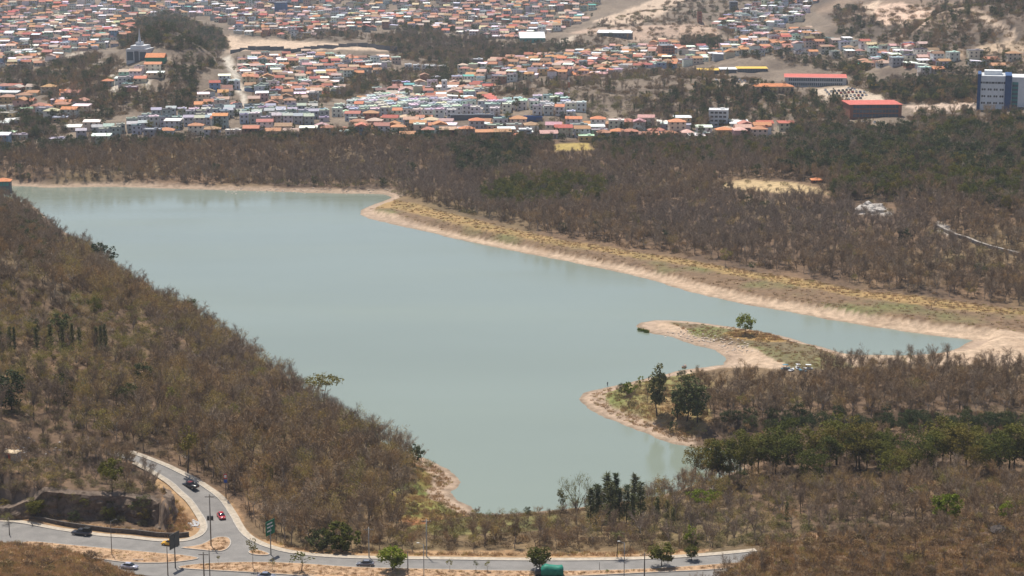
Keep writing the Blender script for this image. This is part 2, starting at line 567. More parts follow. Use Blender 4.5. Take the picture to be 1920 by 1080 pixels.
SCARS = [  # bare earth seen between the houses
    ([(420, 66), (470, 72), (640, 82), (738, 88), (745, 97), (640, 93), (480, 94), (430, 97)], (.50, .38, .28)),
    ([(1110, 40), (1170, 20), (1250, -10), (1300, -10), (1240, 28), (1200, 44), (1140, 46)], (.47, .36, .27)),
    ([(1060, 62), (1120, 52), (1300, 45), (1330, 60), (1260, 70), (1180, 78), (1120, 64)], (.40, .29, .22)),
    ([(1270, 60), (1320, 42), (1350, 60), (1340, 75), (1280, 74)], (.42, .30, .22)),
    ([(1630, 12), (1690, 4), (1750, 22), (1748, 44), (1720, 55), (1690, 44), (1655, 52), (1640, 30)], (.58, .42, .32)),
    ([(1620, 10), (1650, 0), (1640, 25), (1622, 26)], (.52, .40, .30)),
    ([(1815, 20), (1840, 22), (1870, 42), (1905, 60), (1900, 75), (1860, 78), (1890, 62), (1850, 45)], (.42, .32, .24)),
    ([(1790, 105), (1850, 80), (1930, 78), (1930, 100), (1860, 100)], (.40, .30, .21)),
    ([(1520, 168), (1600, 162), (1640, 175), (1665, 190), (1600, 196), (1540, 182)], (.48, .39, .30)),
    ([(1340, 150), (1430, 148), (1430, 163), (1340, 160)], (.46, .38, .30)),
    ([(1700, 198), (1820, 190), (1835, 203), (1720, 212)], (.48, .37, .29)),
    ([(415, 108), (432, 106), (452, 150), (466, 198), (456, 200), (440, 155)], (.48, .43, .36)),
    ([(209, 140), (222, 138), (224, 182), (207, 182)], (.46, .41, .34)),
    ([(266, 122), (278, 120), (282, 172), (270, 175)], (.46, .41, .34)),
    ([(168, 120), (185, 116), (215, 130), (205, 134)], (.48, .42, .36)),
    ([(570, 138), (580, 138), (590, 158), (580, 160)], (.48, .43, .36)),
    ([(555, 44), (600, 38), (655, 48), (640, 52), (600, 44), (560, 50)], (.46, .38, .30)),
    ([(245, 27), (285, 12), (292, 14), (262, 28)], (.46, .39, .31)),
    ([(60, 113), (90, 98), (98, 100), (75, 113), (160, 96), (160, 99), (75, 118)], (.46, .40, .32)),
    ([(955, 82), (1000, 80), (1060, 75), (1075, 65), (1085, 66), (1065, 82), (1000, 88)], (.46, .38, .30)),
    ([(1040, 270), (1105, 268), (1112, 281), (1045, 284)], (.36, .27, .09)),
    ([(1330, 345), (1400, 337), (1480, 342), (1545, 352), (1548, 365), (1460, 362), (1380, 355)], (.42, .31, .17)),
    ([(1600, 390), (1632, 384), (1670, 395), (1665, 404), (1610, 402)], (.48, .44, .40)),
    ([(1480, 1003), (1540, 997), (1560, 1005), (1530, 1014), (1490, 1010)], (.36, .24, .15)),
    ([(1750, 415), (1775, 425), (1782, 438), (1770, 442), (1750, 428)], (.44, .40, .36)),
]
DRYGRASS_PX = [[(-120, 995), (100, 1012), (250, 1035), (340, 1060), (420, 1140), (-120, 1140)],
               [(290, 880), (330, 905), (380, 960), (392, 990), (350, 1012), (315, 1000), (318, 950), (300, 915)],
               [(-100, 955), (60, 975), (330, 1000), (340, 1014), (200, 1006), (-100, 972)],
               [(320, 872), (420, 930), (470, 1000), (560, 1030), (640, 1036), (1000, 1040), (1340, 1030), (1340, 1045), (600, 1050), (450, 1010), (400, 930)],
               [(1130, 750), (1220, 745), (1300, 780), (1290, 815), (1200, 800), (1140, 775)]]


def noisy_px(X, Y, Z, amp=9.0):
    w = amp
    Xn = X + (fbm(X / 14, Y / 14, 3, 51) - 0.5) * w
    Yn = Y + (fbm(X / 22, Y / 22, 4, 52) - 0.5) * w
    return proj(Xn, Yn, Z)


def ground_colors(X, Y, Z):
    px, py = noisy_px(X, Y, Z)
    n1 = fbm(X / 18, Y / 18, 4, 61)[:, None]
    n2 = fbm(X / 6, Y / 6, 3, 62)[:, None]
    n3 = fbm(X / 45, Y / 45, 3, 63)[:, None]

    def mixc(a, b, t):
        return np.array(a) * (1 - t) + np.array(b) * t
    c = mixc((.085, .058, .040), (.185, .118, .070), np.clip(n1 * 1.6 - .3, 0, 1))  # wood floor, darkened to carry the shadow under the trees
    c = mixc(c, (.20, .16, .07), np.clip(n3 * 2 - .9, 0, 1) * .6)
    d = sdf(X, Y, LAKE)

    def put(mask, col):
        c[mask] = col[mask] if getattr(col, 'shape', None) == c.shape else col
    city = in_poly(px, py, CITY_POLY) & (Y > 1050)
    put(city, mixc((.12, .092, .07), (.23, .18, .135), np.clip(n1 * 1.8 - .4, 0, 1)))
    put(in_poly(px, py, POLY_RIGHTBANK) & (d > 0), mixc((.32, .208, .092), (.235, .172, .072), np.clip(n2 * 1.8 - .5, 0, 1)))
    mud = mixc((.135, .090, .058), (.21, .138, .08), n2)
    mud = mixc(mud, (.13, .15, .05), np.clip(n1 * 2.4 - 1.3, 0, 1))
    put(in_poly(px, py, POLY_MUD), mud)
    beach = mixc((.46, .345, .245), (.36, .26, .18), np.clip(n2 * 1.8 - .4, 0, 1))
    put(in_poly(px, py, POLY_BEACH_R), beach)
    pen = in_poly(px, py, POLY_PENIN)
    put(pen, beach)
    put(in_poly(px, py, POLY_PENIN_GRASS), mixc((.15, .11, .07), (.15, .16, .055), np.clip(n1 * 2 - .6, 0, 1)))
    put(in_poly(px, py, POLY_PENIN_ORANGE), mixc((.34, .21, .075), (.28, .19, .08), n2))
    pt = in_poly(px, py, POLY_POINT)
    put(pt, mixc((.28, .19, .09), (.17, .18, .06), np.clip(n1 * 2 - .7, 0, 1)))
    cove = in_poly(px, py, POLY_LEFTCOVE)
    put(cove, mixc((.26, .115, .05), (.17, .19, .05), np.clip(n1 * 2.6 - .9, 0, 1)))
    for poly in DRYGRASS_PX:
        m = in_poly(px, py, poly) & (Y < 600)
        put(m, mixc((.36, .235, .125), (.27, .165, .09), np.clip(n2 * 1.8 - .4, 0, 1)))
    for poly, col in SCARS:
        m = in_poly(px, py, poly)
        if min(p[1] for p in poly) > 900:
            m &= Y < 480
        put(m, np.array(col) * (0.85 + 0.3 * n2))
    green = in_poly(px, py, [(740, 985), (880, 968), (960, 966), (1060, 960), (1070, 985), (960, 1000), (800, 1005)]) & (Y < 620)
    put(green, mixc((.15, .15, .055), (.24, .18, .075), np.clip(n1 * 2 - .5, 0, 1)))
    # hills behind the town: dry scrub with erosion streaks
    hill = in_poly(px, py, [(1500, -400), (2300, -400), (2300, 130), (1790, 108), (1740, 92), (1600, 70), (1530, 20)]) & (c[:, 0] < .35)
    put(hill, mixc((.11, .085, .066), (.25, .18, .13), np.clip(n3 * 2.4 - .8, 0, 1)))
    # strip along the water where the level has dropped
    wet = (d > -3) & (d < 5 + 5 * n2[:, 0])
    side = (X < -20) & (Y > 1000)
    band = mixc((.40, .30, .22), (.30, .22, .16), n2)
    put(wet & (pt | cove | side | pen), band)
    put((d > -6) & (d < 1.3), mixc((.22, .165, .12), (.27, .20, .14), n2))
    # steep faces show rock
    return c


P = np.stack([GX2.ravel(), GY2.ravel(), GZ.ravel()], 1)
drow = np.repeat(np.gradient(GY)[:, None], len(GU), 1).ravel()
dcol = P[:, 1] * (GU[1] - GU[0])
gc = 0
for jx, jy in ((-.35, -.4), (.35, -.15), (-.15, .15), (.3, .42)):      # averaged over each cell so that edges run smoothly
    gc = gc + ground_colors(P[:, 0] + jx * dcol, P[:, 1] + jy * drow, P[:, 2]) / 4
gy_, gx_ = np.gradient(GZ)
slope = np.hypot(gy_ / np.gradient(GY)[:, None], gx_ / np.maximum(GY[:, None] * (GU[1] - GU[0]), .1)).ravel()
near_rock = (slope > 1.0) & (P[:, 1] < 540) & (P[:, 0] < -50)
near_rock[near_rock] = sdf(P[near_rock, 0], P[near_rock, 1], PLATEAU) < 4
rockn = fbm(P[:, 0] / 2.5, P[:, 2] / 1.2, 3, 71)[:, None]
rock = np.array((.155, .115, .088)) * (0.6 + 0.8 * rockn)
gc[near_rock] = rock[near_rock]
nr, nc = GX2.shape
idx = np.arange(nr * nc).reshape(nr, nc)
quads = np.stack([idx[:-1, :-1], idx[:-1, 1:], idx[1:, 1:], idx[1:, :-1]], -1).reshape(-1, 4)
M_GROUND = tint_mat('dry_earth', 0.95, 0.22, 0.35, 'attr', 8, 0.5)
terrain = obj('ground', big_mesh('ground', P, quads, M_GROUND, gc, True))
tag(terrain, 'dry brown earth rolling from the road past the lake to the town', None, None, 'structure')

# ------------------------------------------------------------------ lake
m, nt, b = new_mat('lake_water')
geo = nt.nodes.new('ShaderNodeNewGeometry').outputs['Position']
mp = nt.nodes.new('ShaderNodeMapping')
mp.inputs['Scale'].default_value = (0.004, 0.012, 1)
nt.links.new(geo, mp.inputs[0])
f1 = noise_node(nt, 1.0, 3, 0.5, mp.outputs[0])
nt.links.new(ramp_node(nt, f1, [(0.3, (.190, .224, .184)), (0.7, (.212, .250, .208))]), b.inputs['Base Color'])
mp3 = nt.nodes.new('ShaderNodeMapping')
mp3.inputs['Scale'].default_value = (0.006, 0.02, 1)
nt.links.new(geo, mp3.inputs[0])
f3 = noise_node(nt, 1.0, 4, 0.55, mp3.outputs[0])
nt.links.new(ramp_node(nt, f3, [(0.35, (.06, .06, .06)), (0.7, (.22, .22, .22))]), b.inputs['Roughness'])
b.inputs['IOR'].default_value = 1.33
b.inputs['Specular IOR Level'].default_value = 0.5
mp2 = nt.nodes.new('ShaderNodeMapping')
mp2.inputs['Scale'].default_value = (0.5, 0.9, 1)
nt.links.new(geo, mp2.inputs[0])
f2 = noise_node(nt, 1.0, 3, 0.6, mp2.outputs[0])
bn = nt.nodes.new('ShaderNodeBump')
bn.inputs['Strength'].default_value = 0.12
bn.inputs['Distance'].default_value = 0.12
nt.links.new(f2, bn.inputs['Height'])
nt.links.new(bn.outputs[0], b.inputs['Normal'])
lx = [p[0] for p in LAKE]
ly = [p[1] for p in LAKE]
x0, x1, y0, y1 = min(lx) - 20, max(lx) + 20, min(ly) - 12, max(ly) + 15
water = obj('lake', mesh_data('lake', [(x0, y0, 0), (x1, y0, 0), (x1, y1, 0), (x0, y1, 0)], [(0, 1, 2, 3)], m))
tag(water, 'still pale green lake water filling the valley', None, None, 'structure')

# ------------------------------------------------------------------ roads
def fill_poly(outline, zf, step):
    """triangles over a polygon, with inner points, heights from zf"""
    ox = [p[0] for p in outline]
    oy = [p[1] for p in outline]
    gx, gy = np.meshgrid(np.arange(min(ox), max(ox), step), np.arange(min(oy), max(oy), step))
    gx, gy = gx.ravel(), gy.ravel()
    keep = in_poly(gx, gy, outline)
    keep[keep] = seg_dist(gx[keep], gy[keep], outline, True) > step * 0.4
    pts = [Vector(p) for p in outline] + [Vector((x, y)) for x, y in zip(gx[keep], gy[keep])]
    n = len(outline)
    vs, _, fs, *_ = delaunay_2d_cdt(pts, [(i, (i + 1) % n) for i in range(n)], [], 1, 1e-4)
    X, Y = np.array([v.x for v in vs]), np.array([v.y for v in vs])
    return np.stack([X, Y, zf(X, Y)], 1), [tuple(f) for f in fs]


def resample(line, step, closed=False):
    pts = [np.array(p, float) for p in line]
    if closed:
        pts.append(pts[0])
    out = []
    for a, b_ in zip(pts[:-1], pts[1:]):
        n = max(1, int(np.linalg.norm(b_ - a) / step))
        out += [a + (b_ - a) * k / n for k in range(n)]
    if not closed:
        out.append(pts[-1])
    return out


def smooth_line(line, closed=False, it=2):
    pts = [np.array(p, float) for p in line]
    for _ in range(it):
        q = []
        n = len(pts)
        rngk = range(n) if closed else range(n - 1)
        if not closed:
            q.append(pts[0])
        for k in rngk:
            a, b_ = pts[k], pts[(k + 1) % n]
            q += [a * .75 + b_ * .25, a * .25 + b_ * .75]
        if not closed:
            q.append(pts[-1])
        pts = q
    return pts


m, nt, b = new_mat('asphalt')
geo = nt.nodes.new('ShaderNodeNewGeometry').outputs['Position']
fA = noise_node(nt, 0.25, 6, 0.6, geo)
fB = noise_node(nt, 6.0, 3, 0.6, geo)
ca = ramp_node(nt, fA, [(0.3, (.165, .158, .150)), (0.7, (.235, .222, .208))])
nt.links.new(mix_node(nt, 'OVERLAY', 0.35, ca, fB), b.inputs['Base Color'])
b.inputs['Roughness'].default_value = 0.85
M_ASPHALT = m
vs, fs = fill_poly([tuple(p) for p in smooth_line(ASPHALT, True, 1)], road_z, 4.0)
road = obj('road', mesh_data('road', vs, fs, M_ASPHALT, True))
tag(road, 'grey asphalt road with a side road branching up the slope', None, None, 'structure')

M_CONC = flat_mat('pale_concrete', (.40, .345, .275), 0.9, 0, 0.13, 0.8)
M_KERB = flat_mat('kerb_concrete', (.40, .37, .33), 0.9, 0, 0.1, 1.2)
M_SHADEWALL = flat_mat('shaded_block_wall', (.11, .095, .085), 0.9, 0, 0.2, 1.0)  # dark tone stands for the wall face lying in shade


def ribbon(name, line, inner, outer, z_off, thick, mat, label, kind='structure', zf=road_z, step=2.0):
    pts = resample(line, step)
    n = len(pts)
    vs, fs = [], []
    for k in range(n):
        a, b_ = pts[max(k - 1, 0)], pts[min(k + 1, n - 1)]
        t = (b_ - a) / (np.linalg.norm(b_ - a) + 1e-9)
        nn = np.array((-t[1], t[0]))
        for off, dz in ((inner, -thick), (inner, 0), (outer, 0), (outer, -thick)):
            p = pts[k][:2] + nn * off
            vs.append((p[0], p[1], float(zf(np.array([pts[k][0]]), np.array([pts[k][1]]))[0]) + z_off + dz))
    for k in range(n - 1):
        for j in range(3):
            a = k * 4 + j
            fs.append((a, a + 1, a + 5, a + 4))
    fs += [(0, 3, 2, 1), tuple(4 * (n - 1) + i for i in (0, 1, 2, 3))]
    o = obj(name, mesh_data(name, vs, fs, mat))
    tag(o, label, None, None, kind)
    return o


edge_left = smooth_line(ASPHALT[0:20], False, 1)          # far edge, up round the bend
edge_right = smooth_line(ASPHALT[27:52], False, 1)
ribbon('pavement', edge_left, 0.25, 2.0, 0.15, 0.5, M_CONC, 'pale concrete pavement round the inside of the bend below the cliff')
ribbon('kerb', edge_left, 0.0, 0.25, 0.16, 0.5, M_KERB, 'kerb along the road below the cliff')
ribbon('pavement', edge_right, 0.25, 2.1, 0.15, 0.5, M_CONC, 'pale concrete pavement along the lake side of the road')
ribbon('kerb', edge_right, 0.0, 0.25, 0.16, 0.5, M_KERB, 'kerb along the lake side of the road')

M_DRY = flat_mat('dry_verge', (.37, .245, .15), 0.95, 0, 0.2, 0.5)


def island(px_poly, label):
    pts = smooth_line([at_road(x, y)[:2] for x, y in px_poly], True, 2)
    outline = [tuple(p) for p in pts]
    area = sum(outline[i][0] * outline[(i + 1) % len(outline)][1] - outline[(i + 1) % len(outline)][0] * outline[i][1] for i in range(len(outline)))
    if area < 0:
        outline = outline[::-1]
    vs, fs = fill_poly(outline, lambda X, Y: road_z(X, Y) + 0.16 + 0.25 * np.minimum(1, seg_dist(X, Y, outline, True) / 2.5) * fbm(X / 2, Y / 2, 2, 5), 1.5)
    o = obj('median', mesh_data('median', vs, fs, M_DRY, True))
    tag(o, label, None, None, 'structure')
    # kerb ring
    n = len(outline)
    kv, kf = [], []
    for k in range(n):
        a, b_ = np.array(outline[k - 1]), np.array(outline[(k + 1) % n])
        t = (b_ - a) / (np.linalg.norm(b_ - a) + 1e-9)
        nn = np.array((-t[1], t[0]))
        p = np.array(outline[k])
        z = float(road_z(np.array([p[0]]), np.array([p[1]]))[0])
        for off, dz in ((-0.18, -0.1), (-0.18, 0.2), (0.06, 0.2), (0.06, 0.1)):
            q = p + nn * off
            kv.append((q[0], q[1], z + dz))
    for k in range(n):
        for j in range(3):
            a, c_ = k * 4 + j, ((k + 1) % n) * 4 + j
            kf.append((a, a + 1, c_ + 1, c_))
    kb = obj('kerb', mesh_data('kerb', kv, kf, M_KERB), o)
    return o


ISL = [([(40, 1014), (120, 1021), (213, 1031), (270, 1035), (330, 1040), (360, 1044), (376, 1048), (345, 1053), (310, 1056), (255, 1056), (213, 1053), (120, 1040), (40, 1028)], 'dry grass median strip ending at the junction'),
       ([(336, 1027), (372, 1024), (388, 1017), (402, 1009), (416, 1007), (430, 1009), (433, 1020), (425, 1031), (410, 1035), (380, 1032), (350, 1029)], 'triangular dry island in the mouth of the side road'),
       ([(464, 1037), (473, 1030), (490, 1033), (510, 1041), (482, 1042)], 'small dry traffic island beside the green sign'),
       ([(333, 1063), (370, 1058), (430, 1055), (520, 1055), (580, 1058), (640, 1063), (720, 1066), (850, 1069), (1000, 1071), (1100, 1071), (1200, 1068), (1300, 1062), (1360, 1057), (1420, 1054),
         (1420, 1060), (1340, 1069), (1240, 1073), (1120, 1079), (1000, 1084), (850, 1086), (640, 1085), (560, 1079), (450, 1073), (340, 1067)], 'long dry grass median strip planted with young trees')]
for pxp, lab in ISL:
    island(pxp, lab)

# low retaining wall behind the pavement, shade of its face put into the colour
wl = smooth_line(ASPHALT[0:9], False, 1)
o = ribbon('retaining_wall', wl, 3.6, 4.1, 1.15, 2.2, M_SHADEWALL, 'low retaining wall with shade-darkened face behind the pavement below the cliff', None)
o['category'] = 'wall'
# ------------------------------------------------------------------ vegetation: materials
def plant_mat(name, stops, patch=None, rough=0.9, translucent=0.0):
    """colour varies from plant to plant; patch = (colour, scale, from, to) tints whole stands of them"""
    m, nt, b = new_mat(name)
    b.inputs['Roughness'].default_value = rough
    b.inputs['Specular IOR Level'].default_value = 0.1
    oi = nt.nodes.new('ShaderNodeObjectInfo')
    c = ramp_node(nt, oi.outputs['Random'], stops)
    if patch:
        col, scale, lo, hi = patch
        f = noise_node(nt, scale, 2, 0.5, oi.outputs['Location'])
        fr = ramp_node(nt, f, [(lo, (0, 0, 0)), (hi, (1, 1, 1))])
        c = mix_node(nt, 'MIX', fr, c, col)
    # leaf to leaf variation
    geo = nt.nodes.new('ShaderNodeNewGeometry')
    v = ramp_node(nt, noise_node(nt, 1.3, 2, 0.6, geo.outputs['Position']), [(0.3, (.7, .7, .7)), (0.7, (1.3, 1.3, 1.3))])
    c = mix_node(nt, 'MULTIPLY', 1.0, c, v)
    nt.links.new(c, b.inputs['Base Color'])
    if translucent:
        tr = nt.nodes.new('ShaderNodeBsdfTranslucent')
        nt.links.new(c, tr.inputs['Color'])
        mx = nt.nodes.new('ShaderNodeMixShader')
        mx.inputs[0].default_value = translucent
        nt.links.new(b.outputs[0], mx.inputs[1])
        nt.links.new(tr.outputs[0], mx.inputs[2])
        nt.links.new(mx.outputs[0], nt.nodes['Material Output'].inputs[0])
    return m


M_TWIG = plant_mat('dry_twigs', [(0, (.15, .105, .066)), (.25, (.30, .210, .128)), (.5, (.21, .156, .110)), (.7, (.40, .257, .118)), (.85, (.25, .186, .128)), (1, (.34, .265, .188))], ((.25, .190, .144), .006, .46, .62))
M_BARK = plant_mat('grey_bark', [(0, (.18, .14, .11)), (.5, (.28, .23, .19)), (1, (.38, .33, .29))])
M_BARKD = plant_mat('dark_bark', [(0, (.07, .055, .045)), (1, (.13, .10, .08))])
M_OLIVE = plant_mat('olive_leaves', [(0, (.19, .18, .05)), (.4, (.25, .205, .06)), (.7, (.29, .21, .07)), (1, (.18, .19, .05))], None, 0.8, 0.3)
M_OCHRE = plant_mat('dry_ochre_leaves', [(0, (.30, .215, .09)), (.4, (.38, .26, .10)), (.7, (.26, .225, .08)), (1, (.34, .20, .085))], None, 0.85, 0.2)
M_GREEN = plant_mat('green_leaves', [(0, (.075, .088, .018)), (.4, (.112, .118, .022)), (.75, (.150, .142, .026)), (1, (.18, .138, .032))], None, 0.7, 0.3)
M_DARK = plant_mat('dark_leaves', [(0, (.050, .066, .028)), (.5, (.072, .086, .034)), (1, (.105, .112, .040))], None, 0.7, 0.2)
M_BRIGHT = plant_mat('bright_leaves', [(0, (.15, .19, .016)), (.5, (.18, .22, .018)), (1, (.22, .23, .022))], None, 0.6, 0.3)
M_CONIF = plant_mat('conifer_needles', [(0, (.085, .105, .045)), (.5, (.115, .125, .050)), (1, (.16, .15, .06))], None, 0.8, 0.2)
M_SHRUB = plant_mat('dry_brush', [(0, (.13, .092, .058)), (.3, (.24, .165, .098)), (.6, (.18, .135, .09)), (.8, (.34, .21, .10)), (1, (.17, .15, .06))], ((.22, .205, .085), .012, .50, .66))  # brush tones darkened to paint shadow into the gaps between crowns
M_GRASS = plant_mat('dry_grass', [(0, (.52, .36, .21)), (.4, (.60, .43, .25)), (.7, (.42, .29, .18)), (.85, (.55, .40, .20)), (1, (.46, .42, .12))])


# ------------------------------------------------------------------ vegetation: shapes
class TreeShape:
    def __init__(self):
        self.w, self.c = MB(), MB()       # wood, crown


def limb(mb, p, d, L, r, rnd, steps=3, bend=0.25, n=4):
    pts = [Vector(p)]
    d = Vector(d).normalized()
    for k in range(steps):
        d = (d + Vector((rnd.uniform(-bend, bend), rnd.uniform(-bend, bend), rnd.uniform(-bend * .3, bend * .6)))).normalized()
        q = pts[-1] + d * (L / steps)
        r0, r1 = r * (1 - .75 * k / steps), r * (1 - .75 * (k + 1) / steps)
        mb.tube(pts[-1], q, r0, r1, n, False)
        pts.append(q)
    return pts, d


def sliver(mb, p, d, L, w, rnd):
    d = Vector(d).normalized()
    s = d.cross(Vector((rnd.uniform(-1, 1), rnd.uniform(-1, 1), rnd.uniform(-1, 1)))).normalized() * w * .5
    p = Vector(p)
    mb.add([p - s, p + s, p + d * L], [(0, 1, 2)])


def leaf(mb, p, size, rnd):
    a = Vector((rnd.gauss(0, 1), rnd.gauss(0, 1), rnd.gauss(0, .6))).normalized()
    b_ = a.cross(Vector((rnd.gauss(0, 1), rnd.gauss(0, 1), rnd.gauss(0, 1)))).normalized()
    p = Vector(p)
    s = size * rnd.uniform(.6, 1.3)
    mb.add([p - a * s, p + b_ * s * .6, p + a * s, p - b_ * s * .6], [(0, 1, 2, 3)])


def bare_tree(seed, h=9.0, spread=0.55, up=0.9, twigs=620, dry_leaves=0):
    rnd = random.Random(seed)
    t = TreeShape()
    hb = h * rnd.uniform(.22, .42)
    pts, d = limb(t.w, (0, 0, -.4), (rnd.uniform(-.12, .12), rnd.uniform(-.12, .12), 1), hb + .4, .022 * h, rnd, 3, .12, 5)
    tips = []
    nl = rnd.randint(4, 6)
    for k in range(nl):
        a = 2 * math.pi * (k + rnd.uniform(-.3, .3)) / nl
        base = pts[-1] if k < nl - 1 else pts[-2]
        dd = Vector((math.cos(a) * spread, math.sin(a) * spread, up * rnd.uniform(.7, 1.3)))
        lp, ld = limb(t.w, base, dd, (h - hb) * rnd.uniform(.6, .9), .0145 * h, rnd, 3, .2, 3)
        for j in range(rnd.randint(3, 4)):
            q = lp[rnd.randint(1, 3)]
            d2 = (ld + Vector((rnd.uniform(-.9, .9), rnd.uniform(-.9, .9), rnd.uniform(-.1, .6)))).normalized()
            bp, bd = limb(t.w, q, d2, h * rnd.uniform(.16, .28), .006 * h, rnd, 2, .3, 3)
            tips += [(bp[1], bd), (bp[2], bd)]
        tips.append((lp[-1], ld))
    for k in range(twigs):
        p, d = rnd.choice(tips)
        dd = d + Vector((rnd.gauss(0, .6), rnd.gauss(0, .6), rnd.gauss(.15, .5)))
        o = Vector((rnd.gauss(0, .035), rnd.gauss(0, .035), rnd.gauss(-.01, .035))) * h
        sliver(t.c, p + o, dd, h * rnd.uniform(.07, .17), .0075 * h, rnd)
    for k in range(dry_leaves):
        p, d = rnd.choice(tips)
        leaf(t.c, p + Vector((rnd.gauss(0, .07), rnd.gauss(0, .07), rnd.gauss(.02, .06))) * h, .016 * h, rnd)
    return t


def leafy_tree(seed, h=9.0, rx=.36, z0=.35, clumps=34, per=30, size=.34, flat=1.0, top=1.0, jag=.10, lean=0.0):
    rnd = random.Random(seed)
    t = TreeShape()
    pts, d = limb(t.w, (0, 0, -.4), (lean + rnd.uniform(-.08, .08), rnd.uniform(-.08, .08), 1), h * (z0 + .15) + .4, .021 * h, rnd, 3, .1, 6)
    cz, rz = h * (z0 + top) / 2, h * (top - z0) / 2
    cx = lean * h * .4
    for k in range(clumps):
        while True:
            v = Vector((rnd.uniform(-1, 1), rnd.uniform(-1, 1), rnd.uniform(-1, 1)))
            if .35 < v.length < 1:
                break
        v.z *= flat
        c = Vector((cx + v.x * rx * h, v.y * rx * h, cz + v.z * rz))
        if k % 3 == 0:
            limb(t.w, pts[-1] if k % 2 else pts[-2], c - pts[-1], (c - pts[-1]).length * .9, .008 * h, rnd, 2, .15, 3)
        cr = h * jag * rnd.uniform(.7, 1.4)
        for j in range(per):
            o = Vector((rnd.gauss(0, 1), rnd.gauss(0, 1), rnd.gauss(0, .7)))
            o = o.normalized() * cr * rnd.uniform(.5, 1.05)
            leaf(t.c, c + o, size, rnd)
    return t


def conifer(seed, h=10.0, r=.10, n=900):
    rnd = random.Random(seed)
    t = TreeShape()
    t.w.tube((0, 0, -.4), (0, 0, h * .95), .014 * h, .003 * h, 5, False)
    for k in range(n):
        u = rnd.random() ** .8
        z = h * (.08 + .9 * u)
        a = rnd.uniform(0, 2 * math.pi)
        rr = h * r * (1 - .8 * u) * rnd.uniform(.2, 1.2) * (1 + .5 * math.sin(u * 19 + seed + 2 * math.sin(a)))
        p = (math.cos(a) * rr, math.sin(a) * rr, z)
        sliver(t.c, p, (math.cos(a) * .8, math.sin(a) * .8, rnd.uniform(-.2, 1.0)), h * rnd.uniform(.05, .10), .018 * h, rnd)
    return t


def palm(seed, h=9.0):
    rnd = random.Random(seed)
    t = TreeShape()
    limb(t.w, (0, 0, -.3), (rnd.uniform(-.1, .1), rnd.uniform(-.1, .1), 1), h * .85 + .3, .02 * h, rnd, 4, .05, 6)
    top = Vector(t.w.v[-1])
    for k in range(18):
        a = 2 * math.pi * k / 18 + rnd.uniform(-.2, .2)
        p = top.copy()
        e = rnd.uniform(-.2, 1.1)
        for j in range(4):
            d = Vector((math.cos(a), math.sin(a), e))
            q = p + d.normalized() * h * .075
            for m_ in range(6):
                b_ = p.lerp(q, m_ / 6)
                for sgn in (-1, 1):
                    sliver(t.c, b_, Vector((-math.sin(a) * sgn, math.cos(a) * sgn, -.5)) + d * .4, h * .07 * (1 - j * .15), .014 * h, rnd)
            p = q
            e -= .45
    return t


def shrub(seed, h=1.8, n=260, leaves=120):
    rnd = random.Random(seed)
    t = TreeShape()
    for k in range(7):
        a = rnd.uniform(0, 6.28)
        limb(t.w, (0, 0, -.2), (math.cos(a) * .7, math.sin(a) * .7, 1), h * .6, .02 * h, rnd, 2, .3, 3)
    for k in range(n):
        a, u, v = rnd.uniform(0, 6.28), rnd.random() ** .5, rnd.random()
        p = Vector((math.cos(a) * u * h * .75, math.sin(a) * u * h * .75, h * (.1 + .7 * v * (1 - .5 * u))))
        sliver(t.c, p, (math.cos(a) * .5 + rnd.gauss(0, .4), math.sin(a) * .5 + rnd.gauss(0, .4), rnd.uniform(.1, 1)), h * rnd.uniform(.18, .36), .03 * h, rnd)
    for k in range(leaves):
        a, u, v = rnd.uniform(0, 6.28), rnd.random() ** .5, rnd.random()
        leaf(t.c, (math.cos(a) * u * h * .8, math.sin(a) * u * h * .8, h * (.15 + .75 * v * (1 - .4 * u))), .07 * h, rnd)
    return t


def tuft(seed, h=.9, n=46):
    rnd = random.Random(seed)
    t = TreeShape()
    for k in range(n):
        a, u = rnd.uniform(0, 6.28), rnd.random() ** .5
        p = (math.cos(a) * u * .8, math.sin(a) * u * .8, -.05)
        sliver(t.c, p, (math.cos(a) * .35 + rnd.gauss(0, .25), math.sin(a) * .35 + rnd.gauss(0, .25), 1), h * rnd.uniform(.5, 1.1), .09, rnd)
    return t


SHAPES = {
    'bare': [bare_tree(100 + k, 9.0, [.36, .5, .62, .4, .8, .3, .52][k], [1.2, 1.0, .9, 1.3, .65, 1.5, 1.1][k], 660, [0, 120, 40, 0, 160, 0, 60][k]) for k in range(7)],
    'ochre': [bare_tree(250 + k, 8.5, [.45, .6, .8][k], [1, .9, .6][k], 300, 420) for k in range(3)],
    'olive': [leafy_tree(200 + k, 7.5, [.36, .48, .40][k], [.3, .42, .25][k], 24, 34, .15, [1, .6, 1][k], 1.0, .12) for k in range(3)],
    'green': [leafy_tree(300 + k, 10.0, [.30, .34, .27][k], [.3, .25, .35][k], 38, 56, .19, 1, 1, .085) for k in range(3)],
    'dark': [leafy_tree(400 + k, 8.0, [.42, .46, .38][k], [.18, .15, .25][k], 34, 44, .22) for k in range(3)],
    'conifer': [conifer(500 + k, 10.0, [.075, .10, .06][k], 620) for k in range(3)],
    'shrub': [shrub(600 + k, 1.9, 230, [0, 60, 150, 20][k]) for k in range(4)],
    'tuft': [tuft(700 + k) for k in range(3)],
}
MATS = {'bare': (M_BARK, M_TWIG), 'olive': (M_BARK, M_OLIVE), 'ochre': (M_BARK, M_OCHRE), 'green': (M_BARKD, M_GREEN), 'dark': (M_BARKD, M_DARK), 'conifer': (M_BARKD, M_CONIF), 'shrub': (M_BARKD, M_SHRUB),
        'tuft': (M_GRASS, M_GRASS), 'bright': (M_BARKD, M_BRIGHT)}
PART_DATA = {}
